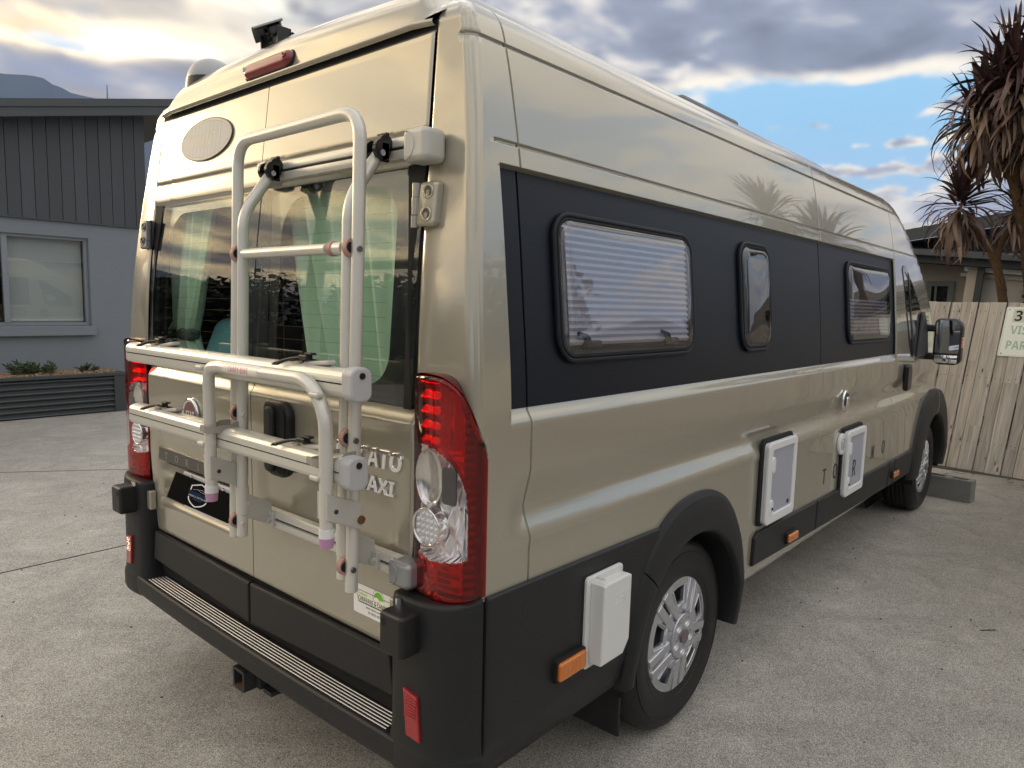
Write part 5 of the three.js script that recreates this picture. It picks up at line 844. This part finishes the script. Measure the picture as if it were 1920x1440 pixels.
// ---------------------------------------------------------------- concrete block against the front wheel
{
  const top = rrect(-0.195, -0.07, 0.195, 0.07, 0.006); for (const x of [-0.09, 0.09]) top.holes.push(rrect(x - 0.062, -0.036, x + 0.062, 0.036, 0.014, new THREE.Path()));
  const g = ext(top, 0.19, 0.004); g.rotateX(-Math.PI / 2); g.rotateY(-0.10); g.translate(1.078, 0, -6.045);
  const bt = dataTex(128, 128, (u, v) => { const k = 0.72 + 0.35 * (rnd() - 0.5); return [k, k * 0.985, k * 0.95]; }, true); bt.repeat.set(6, 6);
  const bm = new THREE.MeshStandardMaterial({ map: bt, bumpMap: bt, bumpScale: 0.003, roughness: 0.95, color: lin(0.40, 0.40, 0.38) });
  const b = mesh('concrete_block', g, bm); b.userData = { label: 'grey hollow concrete block lying against the front wheel', category: 'block' };
}
// ---------------------------------------------------------------- left house
{
  const H = thing('left_house', 'grey house with dark vertical cladding above a painted wall and a window', 'house', [-9.0, 0, -1.0]); H.name = 'house';
  const wallM = std(0.205, 0.228, 0.252, 0.85, 0, { bumpMap: concTex.hgt, bumpScale: 0.002 }), clad = [0.92, 1, 1.08].map((k) => std(0.064 * k, 0.071 * k, 0.080 * k, 0.6)), trimM = std(0.068, 0.078, 0.080, 0.5);
  const X = -8.98, slope = 0.2, soff = (z) => 3.86 + (-1.66 - z) * 0.196;
  const W = (z0, z1, y0, y1) => box2(X - 0.12, X, y0, y1, z0, z1);
  mesh('wall', merge([W(-3.41, -2.628, 0, 2.62), W(-2.628, 2.6, 0, 1.10), W(-2.628, 2.6, 2.385, 2.62), W(0.6, 2.6, 1.10, 2.385), box2(-16, X - 0.121, 0, 4.1, -3.41, -3.29)]), wallM, H);
  for (let z = 2.6; z > -3.40; z -= 0.1588) { const z1 = Math.max(z - 0.1588 + 0.008, -3.415); const g = box2(X + 0.004, X + 0.022, 2.60, soff((z + z1) / 2) + 0.1, z1, z); g.computeVertexNormals(); mesh('cladding_board', g, clad[Math.floor(rnd() * 3)], H); }
  mesh('cladding_backing', mapV(box2(X - 0.10, X + 0.0035, 2.615, 4, -3.41, 2.6), (x, y, z) => [x, y > 3 ? soff(z) + 0.09 : y, z]), std(0.018, 0.02, 0.022, 0.8), H);
  mesh('cladding_trim', box2(X + 0.0, X + 0.030, 2.580, 2.603, -3.42, 2.6, 0.004), clad[0], H);
  // sloping barge with two boards and a soffit
  const beam = (x0, x1, ya, yb, z0, z1) => { const g = box2(x0, x1, 0, 1, z1, z0); return mapV(g, (x, y, z) => [x, lerp(ya(z), yb(z), y), z]); };
  const low = (z) => 3.785 + (-1.59 - z) * 0.214, topY = (z) => 4.005 + (-1.6 - z) * 0.2165;
  mesh('barge_board', merge([beam(-8.74, -8.70, low, (z) => lerp(low(z), topY(z), 0.54), 2.6, -4.9), beam(-8.74, -8.682, (z) => lerp(low(z), topY(z), 0.545), topY, 2.6, -4.9)]), trimM, H);
  mesh('soffit', beam(-9.2, -8.742, (z) => low(z) + 0.02, (z) => low(z) + 0.05, 2.6, -4.9), trimM, H);
  mesh('roof', beam(-16, -8.741, (z) => low(z) + 0.052, topY, 2.6, -4.9), std(0.10, 0.11, 0.115, 0.5, 0.4), H);
  // window
  const win = sub('window', H), fm = std(0.25, 0.27, 0.30, 0.4, 0.3), xi = X - 0.075;
  const zr = -2.620, zl = 0.55, y0 = 1.17, y1 = 2.385;
  mesh('window_frame', merge([box2(xi - 0.03, xi + 0.03, y0, y1, zr, zr + 0.045), box2(xi - 0.03, xi + 0.03, y1 - 0.04, y1, zr + 0.045, zl), box2(xi - 0.03, xi + 0.03, y0, y0 + 0.045, zr + 0.045, zl), box2(xi - 0.03, xi + 0.045, y0 + 0.045, y1 - 0.04, -1.665, -1.60), box2(xi - 0.03, xi + 0.03, y0 + 0.045, y1 - 0.04, zl - 0.04, zl)]), fm, win);
  mesh('window_reveal', merge([box2(X - 0.119, X - 0.002, y0 - 0.001, y1, zr - 0.006, zr - 0.001), box2(X - 0.119, X - 0.003, y1, y1 + 0.003, zr, zl)]), wallM, win);
  mesh('window_pane', box2(xi - 0.004, xi, y0 + 0.045, y1 - 0.04, zr + 0.045, -1.665), phy(0.9, 0.93, 0.93, 0, 0, { transmission: 1, thickness: 0, ior: 1.6 }), win);
  mesh('window_pane', box2(xi - 0.004, xi, y0 + 0.045, y1 - 0.04, -1.60, zl - 0.04), phy(0.3, 0.32, 0.32, 0, 0, { transmission: 1, thickness: 0, ior: 1.6 }), win);
  mesh('roller_blind', merge([box2(xi - 0.075, xi - 0.07, y0 + 0.05, y1 - 0.02, zr + 0.05, -1.60)]), std(0.48, 0.48, 0.47, 0.9), win);
  mesh('blind_rail', box2(xi - 0.078, xi - 0.066, y0 + 0.055, y0 + 0.085, zr + 0.055, -1.67), std(0.62, 0.62, 0.58, 0.7), win);
  mesh('room_back', box2(xi - 0.5, xi - 0.49, 0.9, 2.6, zr - 0.3, zl), std(0.05, 0.05, 0.05, 0.9), win);
  mesh('window_sill', box2(X - 0.11, X + 0.075, 1.035, 1.165, -2.662, 0.7, 0.006), wallM, H);
  // raised corrugated bed along the wall
  const P = thing('raised_planter', 'dark corrugated steel raised garden bed along the grey house wall', 'planter', [-8.6, 0, -1]);
  const pm = std(0.068, 0.077, 0.079, 0.45, 0.3), X1 = -8.385;
  mesh('corrugated_panel', flip(grid([-2.68, 2.5], range(0, 6.5, 104), (z, t) => [X1 - 0.012 + 0.018 * Math.cos(t * Math.PI * 2), 0.02 + t / 6.5 * 0.485, z])), pm, P);
  mesh('planter_rim', merge([box2(X1 - 0.03, X1 + 0.022, 0.50, 0.545, -2.84, 2.5, 0.006), box2(-8.97, X1 - 0.031, 0.50, 0.545, -2.84, -2.79, 0.006)]), pm, P);
  mesh('corner_post', box2(X1 - 0.08, X1 + 0.016, 0, 0.50, -2.835, -2.675, 0.006), pm, P);
  mesh('end_panel', box2(-8.97, X1 - 0.081, 0, 0.50, -2.83, -2.80), pm, P);
  mesh('soil', box2(-8.975, X1 - 0.032, 0.40, 0.515, -2.785, 2.5), std(0.10, 0.07, 0.045, 0.95), P);
  const chips = []; for (let i = 0; i < 1500; i++) { const z = rr(-2.78, -0.6), x = rr(-8.96, -8.43), b = bx(rr(0.02, 0.06), 0.008, rr(0.008, 0.02), 0, 0, 0); b.rotateX(rr(-0.4, 0.4)); b.rotateZ(rr(-0.4, 0.4)); b.rotateY(rr(0, 3.1)); b.translate(x, 0.522 + rr(0, 0.030) + 0.02 * Math.max(0, n3(x * 6, 0, z * 5)), z); chips.push(b); }
  const mc = mesh('bark_mulch', merge(chips), std(0.36, 0.235, 0.135, 0.9)); mc.userData = { kind: 'stuff', label: 'tan bark mulch filling the raised garden bed', category: 'mulch' };
  const bush = (name, label, x, z, s, n, k) => {
    const t = thing(name, label, 'plant', [x, 0.52, z], 'small plants in the raised bed'); const st = [], lv = [];
    for (let i = 0; i < n; i++) { const a = rr(0, 6.28), e = rr(0.5, 1.45), L = s * rr(0.6, 1); const dir = new THREE.Vector3(Math.cos(a) * Math.cos(e), Math.sin(e), Math.sin(a) * Math.cos(e)); const base = new THREE.Vector3(x + rr(-k, k), 0.52, z + rr(-k * 2.4, k * 2.4)); const end = base.clone().addScaledVector(dir, L); st.push(pipe([base.toArray(), end.toArray()], 0.003, 0, 5)); for (let q = 0; q < 16; q++) { const p = base.clone().lerp(end, rr(0.25, 1)); const g = new THREE.PlaneGeometry(0.012, rr(0.04, 0.075)); g.translate(0, 0.03, 0); g.rotateX(rr(-1.2, 1.2)); g.rotateZ(rr(-1.2, 1.2)); g.rotateY(rr(0, 6.28)); g.translate(p.x, p.y, p.z); lv.push(g); } }
    mesh('stems', merge(st), std(0.07, 0.05, 0.025, 0.9), t); mesh('foliage', merge(lv), std(0.045, 0.075, 0.022, 0.8, 0, { side: THREE.DoubleSide }), t).userData.kind = 'stuff';
  };
  bush('shrub', 'bushy green shrub in the raised bed, larger one below the window', -8.66, -1.78, 0.20, 34, 0.10); bush('shrub_001', 'small upright green sprig in the raised bed near its far end', -8.66, -2.42, 0.13, 7, 0.03);
}
// ---------------------------------------------------------------- right-hand house beyond the fence
{
  const H = thing('house_001', 'low beige house with eaves shade painted dark and metal roofs beyond the paling fence', 'house', [1, 0, -13]);
  const wallM = std(0.27, 0.24, 0.195, 0.9), light = std(0.40, 0.37, 0.32, 0.9), dark = std(0.030, 0.034, 0.036, 0.6), metal = std(0.46, 0.47, 0.49, 0.55, 0.1);
  mesh('wall', merge([box2(-4, 0.08, 0, 2.62, -12.75, -12.6), box2(0.24, 1.02, 0, 2.5, -12.55, -12.4), box2(1.05, 7, 0, 2.5, -12.9, -12.8)]), wallM, H); mesh('porch_wall', box2(0.30, 1.0, 1.0, 2.32, -12.399, -12.385), light, H);
  const g1 = (x) => 2.655 - 0.0995 * (x + 0.7);
  const beam = (x0, x1, ya, yb, z0, z1) => mapV(box2(x0, x1, 0, 1, z1, z0), (x, y, z) => [x, lerp(ya(x), yb(x), y), z]);
  mesh('gutter', beam(-1.8, 4, (x) => g1(x) - 0.085, g1, -11.95, -12.07), std(0.075, 0.08, 0.08, 0.4, 0.3), H);
  mesh('eave_shade_band', beam(-1.8, 4, (x) => g1(x) - 0.20, (x) => g1(x) - 0.086, -12.08, -12.11), dark, H);  // dark band painted in for the shade under the gutter
  mesh('soffit', beam(-3, 4, (x) => g1(x) - 0.20, (x) => g1(x) - 0.17, -12.12, -12.9), dark, H);  // soffit coloured dark for the same eaves shade
  const lowR = []; for (let i = 0; i < 60; i++) { const x0 = -1.8 + i * 0.097; lowR.push(grid([0, 0.25, 0.5, 0.75, 1], [0, 1], (u, v) => { const x = x0 + u * 0.097; return [x, g1(x) - 0.01 + v * 0.34 + 0.012 * Math.cos(u * 6.28), -12.0 - v * 3.2]; })); } mesh('lower_roof', flip(merge(lowR)), metal, H);
  const r1 = (x) => 2.955 + 0.14 * (x + 0.83);
  mesh('upper_fascia', beam(-4, 1.6, (x) => r1(x) - 0.185, r1, -12.0, -12.06), std(0.05, 0.058, 0.06, 0.5), H);
  mesh('upper_soffit', beam(-4, 1.6, (x) => r1(x) - 0.20, (x) => r1(x) - 0.19, -12.07, -14), dark, H);
  mesh('gable_infill', beam(-4, 1.6, (x) => 2.4, (x) => r1(x) - 0.2, -12.62, -12.66), dark, H);
  mesh('upper_roof', flip(grid(range(-4, 1.6, 80), range(0, 1, 6), (x, v) => [x, lerp(r1(x) + 0.004, 3.36 + (x + 0.8) * 0.0, v) + 0.008 * Math.cos(x * 38), -12.0 - v * 2.6])), metal, H);
  mesh('white_fascia', beam(0.05, 4, (x) => g1(x) - 0.275, (x) => g1(x) - 0.205, -12.3, -12.36), M.white, H);
  mesh('beam', beam(0.0, 4, (x) => g1(x) - 0.36, (x) => g1(x) - 0.31, -12.34, -12.38), light, H);
  const lean = (x0, x1, z, m, nm) => mesh(nm, mapV(box2(x0, x1, 0.5, 2.34, z - 0.08, z), (x, y, zz) => [x + (y - 2.3) * 0.06, y, zz]), m, H);
  lean(0.10, 0.235, -12.28, light, 'porch_post'); lean(0.245, 0.335, -12.2, dark, 'downpipe');
  const win = sub('window', H); mesh('window_frame', merge([box2(-0.52, -0.44, 0.9, 2.15, -12.6, -12.56), box2(-0.20, -0.11, 0.9, 2.15, -12.6, -12.56), box2(-0.44, -0.20, 2.07, 2.15, -12.6, -12.56), box2(-0.39, -0.36, 0.9, 2.07, -12.6, -12.57)]), std(0.07, 0.085, 0.08, 0.5), win); mesh('window_pane', box2(-0.44, -0.20, 0.9, 2.07, -12.60, -12.585), M.tint, win);
  const pl = thing('potted_shrub', 'dark spiky plant against the pale wall behind the fence, at the right edge', 'plant', [1.0, 1.6, -12.2]); const lv = []; for (let i = 0; i < 90; i++) { const g = new THREE.PlaneGeometry(0.03, rr(0.08, 0.2)); g.rotateX(rr(-2, 2)); g.rotateY(rr(0, 6)); g.rotateZ(rr(-1, 1)); g.translate(0.98 + rr(-0.10, 0.10), 1.92 + rr(-0.14, 0.12), -12.25 + rr(-0.1, 0.1)); lv.push(g); } mesh('foliage', merge(lv), std(0.02, 0.024, 0.02, 0.9, 0, { side: THREE.DoubleSide }), pl).userData.kind = 'stuff'; mesh('stem', pipe([[1.0, 0.3, -12.25], [0.98, 1.9, -12.25]], 0.02, 0, 6), M.rust, pl);
}
// ---------------------------------------------------------------- cordyline trees
{
  const leafG = [0, 1, 2, 3, 4, 5, 6, 7].map((k) => {
    const L = 0.52 + 0.05 * (k % 3), droop = [0.04, 0.14, 0.28, 0.5, 0.8, 1.05, 1.35, 0.65][k], wv = 0.047 + 0.008 * (k % 2);
    const g = grid([-1, 0, 1], range(0, 1, 9), (u, t) => { const w = wv * 0.5 * (0.45 + 0.55 * Math.sin(Math.min(1, t * 1.6) * 1.57)) * Math.pow(Math.max(0, 1 - t), 0.55) * 1.35; const a = droop * t * t; return [u * w, L * t * Math.cos(a * 0.9), (1 - Math.abs(u)) * -0.006 * (1 - t) + L * t * Math.sin(a * 0.9) * 0.9 - 0 + (k === 7 ? 0.03 * Math.sin(t * 5) : 0), u * 0.5 + 0.5, t]; }); return g; });
  const cols = [[0.056, 0.027, 0.028], [0.075, 0.037, 0.035], [0.10, 0.056, 0.046], [0.036, 0.022, 0.025], [0.125, 0.078, 0.054], [0.16, 0.105, 0.070], [0.21, 0.145, 0.10]].map((c) => phy(c[0], c[1], c[2], 0.5, 0, { side: THREE.DoubleSide, transmission: 0 }));
  const bark = dataTex(128, 256, (u, v) => { const k = 0.45 + 0.5 * n3(u * 14, v * 40, 1) + 0.5 * n3(u * 40, v * 60, 4); return [k * 0.9, k * 0.72, k * 0.48]; }, true); bark.repeat.set(2, 6);
  const barkM = new THREE.MeshStandardMaterial({ map: bark, bumpMap: bark, bumpScale: 0.015, roughness: 0.95, color: lin(0.8, 0.66, 0.48) });
  const up = new THREE.Vector3(0, 1, 0);
  function cordyline(name, label, limbs, heads, perHead) {
    const base = limbs[0].pts[0], tree = thing(name, label, 'tree', [base[0], 0, base[2]], undefined), crown = sub('crown', tree), off = offs.get(tree);
    mesh('trunk', merge(limbs.map(({ pts, r }) => { const c = new THREE.CatmullRomCurve3(pts.map((p) => new THREE.Vector3(...p))); const g = new THREE.TubeGeometry(c, 30, r, 14); const p = g.attributes.position; for (let i = 0; i < p.count; i++) { const n = 1 + 0.12 * n3(p.getX(i) * 30, p.getY(i) * 30, p.getZ(i) * 30); const t = Math.floor(i / 15) / 30, q = c.getPoint(Math.min(1, t)); const k = n * lerp(1.1, 0.75, t); p.setXYZ(i, q.x + (p.getX(i) - q.x) * k, q.y + (p.getY(i) - q.y) * k, q.z + (p.getZ(i) - q.z) * k); } g.computeVertexNormals(); return g; })), barkM, tree);
    const rest = new Map(); let count = 0;
    for (const [hx, hy, hz, sc] of heads) for (let i = 0; i < perHead; i++) {
      const f = i / perHead, el = lerp(1.45, -1.08, Math.pow(f, 0.9)) + rr(-0.18, 0.18), az = i * 2.39996 + rr(-0.3, 0.3), dead = el < -0.55;
      const dir = new THREE.Vector3(Math.cos(az) * Math.cos(el), Math.sin(el), Math.sin(az) * Math.cos(el));
      const kind = el > 0.9 ? [0, 1][i % 2] : el > 0.2 ? [1, 2, 3, 7][i % 4] : el > -0.4 ? [3, 4, 5][i % 3] : [5, 2, 7, 1][i % 4];
      const mi = dead ? (rnd() < 0.5 ? 5 : rnd() < 0.5 ? 6 : 4) : el < 0.1 ? [2, 1, 4, 2][i % 4] : [0, 1, 3, 0, 2][i % 5];
      const q = new THREE.Quaternion().setFromUnitVectors(up, dir);
      // turn so that the leaf droops towards the ground
      const zAxis = new THREE.Vector3(0, 0, 1).applyQuaternion(q), want = new THREE.Vector3(0, -1, 0).addScaledVector(dir, dir.y).normalize(); const ang = Math.atan2(new THREE.Vector3().crossVectors(zAxis, want).dot(dir), zAxis.dot(want));
      if (Math.abs(dir.y) < 0.995) q.premultiply(new THREE.Quaternion().setFromAxisAngle(dir, ang + rr(-0.35, 0.35)));
      const s = sc * rr(0.85, 1.15) * (dead ? rr(0.85, 1.15) : 1), start = new THREE.Vector3(hx + rr(-0.03, 0.03), hy + lerp(0.10, -0.22, f) * sc, hz + rr(-0.03, 0.03)).addScaledVector(dir, 0.03);
      const m4 = new THREE.Matrix4().compose(start.clone().sub(off), q, new THREE.Vector3(s, s, s));
      if (count < 290 && i % 2 === 0) { const m = new THREE.Mesh(leafG[kind], cols[mi]); m.name = 'leaf'; m.castShadow = m.receiveShadow = true; m.applyMatrix4(m4); crown.add(m); count++; }
      else { if (!rest.has(mi)) rest.set(mi, []); const g = leafG[kind].clone(); g.applyMatrix4(m4); rest.get(mi).push(g); }
    }
    for (const [mi, list] of rest) { const m = new THREE.Mesh(merge(list), cols[mi]); m.name = 'leaves'; m.castShadow = m.receiveShadow = true; m.userData.kind = 'stuff'; crown.add(m); }
    // thin dead strands hanging under the heads
    const str = []; for (const [hx, hy, hz, sc] of heads) for (let i = 0; i < 22; i++) { const a = rr(0, 6.28), r0 = rr(0.05, 0.22) * sc, x = hx + Math.cos(a) * r0, z = hz + Math.sin(a) * r0, y = hy - rr(0.1, 0.35) * sc, L = rr(0.15, 0.5) * sc; const g = grid([-1, 1], range(0, 1, 6), (u, t) => [x + u * 0.006 * (1 - 0.7 * t) + 0.03 * Math.sin(t * 3 + a), y - L * t, z + 0.03 * Math.cos(t * 2 + a * 2)]); str.push(g.translate(-off.x, -off.y, -off.z)); }
    const sm = new THREE.Mesh(merge(str), cols[6]); sm.name = 'dry_strands'; sm.castShadow = true; sm.userData.kind = 'stuff'; crown.add(sm);
  }

  cordyline('cordyline_tree', 'lower cordyline behind the fence with a speckled leaning trunk and two drooping heads', [
    { pts: [[1.30, 0, -8.5], [1.14, 1.2, -8.5], [1.065, 1.75, -8.5], [0.957, 2.22, -8.5], [0.84, 2.44, -8.5], [0.64, 2.66, -8.5]], r: 0.055 },
    { pts: [[0.957, 2.2, -8.5], [1.0, 2.45, -8.5], [1.08, 2.58, -8.55]], r: 0.035 }], [[0.565, 2.88, -8.5, 0.86], [1.10, 2.78, -8.65, 0.62]], 130);
  cordyline('cordyline_tree_001', 'tall cordyline with a mass of dark maroon heads at the upper right', [
    { pts: [[1.40, 0, -8.6], [1.32, 1.6, -8.6], [1.22, 2.3, -8.55], [1.135, 2.72, -8.5], [1.06, 3.05, -8.5], [0.88, 3.36, -8.5], [0.72, 3.62, -8.5]], r: 0.06 },
    { pts: [[1.06, 3.05, -8.5], [1.08, 3.5, -8.5], [0.96, 4.1, -8.5]], r: 0.04 }, { pts: [[1.135, 2.72, -8.5], [1.22, 3.2, -8.5], [1.16, 3.6, -8.55]], r: 0.04 }, { pts: [[1.22, 3.2, -8.5], [1.36, 3.9, -8.6], [1.27, 4.3, -8.5]], r: 0.035 }],
    [[0.68, 3.80, -8.5, 1.0], [0.95, 4.22, -8.5, 1.1], [1.20, 3.74, -8.55, 1.0], [1.27, 4.42, -8.5, 1.1], [0.92, 3.92, -8.75, 1.0], [0.80, 4.02, -8.45, 0.95], [1.08, 4.02, -8.4, 1.0]], 128);
  cordyline('cordyline_tree_002', 'cordyline standing past the right edge behind the fence', [{ pts: [[2.6, 0, -8.7], [2.5, 1.5, -8.7], [2.6, 2.9, -8.7]], r: 0.07 }, { pts: [[2.55, 2.2, -8.7], [3.0, 3.0, -8.7], [3.2, 3.6, -8.7]], r: 0.05 }], [[2.6, 3.1, -8.7, 1.1], [3.2, 3.8, -8.7, 1.1]], 130);
}
// ---------------------------------------------------------------- mountain, mast and the country around
{
  const E = cubic([[-270, 3.2], [-235, 2.6], [-215, 3.4], [-205, 5.0], [-195, 7.6], [-183, 10.8], [-174, 12.8], [-168, 13.4], [-165.8, 13.52], [-163.8, 13.66], [-162.8, 13.28], [-161.6, 12.95], [-160.2, 12.86], [-158.8, 12.75], [-155, 12.3], [-148, 10.5], [-138, 7.5], [-125, 4.5], [-105, 3.0], [-90, 3.2]]);
  const az = range(-270, 90, 720), rs = range(0, 1, 28);
  const g = grid(az, rs, (a, t) => {
    const A = rad(a), R = lerp(1400, 4200, t), e = E(a > -90 ? a - 360 : a), hMax = Math.tan(rad(e)) * 3000;
    const prof = t < 0.5714 ? Math.pow(t / 0.5714, 1.25) : 1 - (t - 0.5714) * 0.9; const fade = t === 0 ? 0 : 1;
    const n = 26 * fbm(Math.cos(A) * R * 0.006, t * 3, Math.sin(A) * R * 0.006, 4) * smoothstep(0.54 - t, 0, 0.25) + (t > 0.53 && t < 0.6 ? 4 * n3(a * 2.2, 1, 2) + 3 * n3(a * 7, 4, 1) : 0);
    return [2.2 + Math.cos(A) * R, 1.6 + (hMax * prof + n) * fade - (t === 0 ? 30 : 0), 1.15 + Math.sin(A) * R];
  });
  setting('mountain', flip(g), std(0.042, 0.060, 0.068, 0.95));
  const A = rad(-159.9), R = 3000, bx0 = 2.2 + Math.cos(A) * R, bz = 1.15 + Math.sin(A) * R, by = 1.6 + Math.tan(rad(12.86)) * R;
  const mast = thing('radio_mast', 'thin radio mast on the mountain ridge above the house roof', 'mast', [bx0, by, bz]); mesh('mast_pole', cyl(1.6, 3.0, 62, bx0, by + 22, bz, 'y', 8), std(0.12, 0.13, 0.15, 0.8), mast); mesh('mast_base', cyl(7, 9, 8, bx0, by - 2, bz, 'y', 8), std(0.2, 0.2, 0.2, 0.8), mast);
}
// things behind the viewer that the glass and paint mirror
{
  const leafM = std(0.03, 0.04, 0.022, 0.85, 0, { side: THREE.DoubleSide });
  const spot = [[-17, 14, 4.6], [-23, 21, 6.4], [-11, 17, 3.9], [-30, 17, 6.0], [-6, 21, 5.0], [-20, 9, 3.6], [-36, 28, 7.0], [2, 23, 5.2], [14, 10, 5.4], [17, -3, 5.6], [15, -16, 6.2], [20, 6, 6.5]];
  const TL = ['tall', 'taller', 'low', 'far', 'middling', 'small', 'farthest', 'lone', 'leafy', 'wide', 'high', 'big'].map((k, i) => k + ' dark broadleaf tree outside the picture ' + ['behind the left house', 'by the back fence', 'near the back fence', 'beyond the back fence', 'straight behind the van', 'nearest the raised bed', 'on the far left rise', 'right behind the viewer', 'on the right behind the viewer', 'on the right of the parking bay', 'beside the pale house', 'on the right lawn'][i]);
  spot.forEach(([x, z, h], i) => {
    const t = thing(i ? 'tree_' + String(i).padStart(3, '0') : 'tree', TL[i], 'tree', [x, 0, z]); const lv = [];
    for (let k = 0; k < 900; k++) { const u = rr(-1, 1), a = rr(0, 6.28), r = Math.pow(rnd(), 0.4); const q = Math.sqrt(1 - u * u); const g = new THREE.PlaneGeometry(rr(0.15, 0.4), rr(0.15, 0.4)); g.rotateX(rr(0, 3)); g.rotateY(rr(0, 6)); const n = 1 + 0.35 * n3(q * Math.cos(a) * 2 + i, u * 2, q * Math.sin(a) * 2); g.translate(x + q * Math.cos(a) * r * h * 0.42 * n, h * 0.58 + u * r * h * 0.42 * n, z + q * Math.sin(a) * r * h * 0.42 * n); lv.push(g); }
    mesh('trunk', cyl(0.08, 0.15, h * 0.6, x, h * 0.3, z, 'y', 8), M.rust, t); mesh('crown', merge(lv), leafM, t).userData.kind = 'stuff';
  });
  const fx = thing('paling_fence_001', 'dark boundary fence behind the viewer', 'fence', [-10, 0, 13.5]); mesh('fence_panel', box2(-30, 12, 0, 1.8, 13.5, 13.53), std(0.06, 0.05, 0.045, 0.9), fx);
  const hs = thing('house_002', 'pale house off to the right of the viewer', 'house', [19, 0, -9]); mesh('wall', box2(17, 27, 0, 3, -16, -6), std(0.42, 0.38, 0.32, 0.9), hs); mesh('roof', mapV(box2(16.4, 27.6, 3, 5.4, -16.5, -5.5), (x, y, z) => [y > 4 ? 22 : x, y, y > 4 ? lerp(-11, z, 0.5) : z]), std(0.10, 0.09, 0.09, 0.8), hs);
}
// air
scene.fog = new THREE.FogExp2(new THREE.Color(0.38, 0.55, 1.0), 0.00012);

// single-mesh things get their origin at their own foot
for (const o of scene.children) if (o.isMesh && o.userData.kind !== 'structure') { o.geometry.computeBoundingBox(); const b = o.geometry.boundingBox, c = new THREE.Vector3((b.min.x + b.max.x) / 2, b.min.y, (b.min.z + b.max.z) / 2); o.geometry.translate(-c.x, -c.y, -c.z); o.position.copy(c); }
renderer.setSize(1024, 768);
renderer.render(scene, camera);
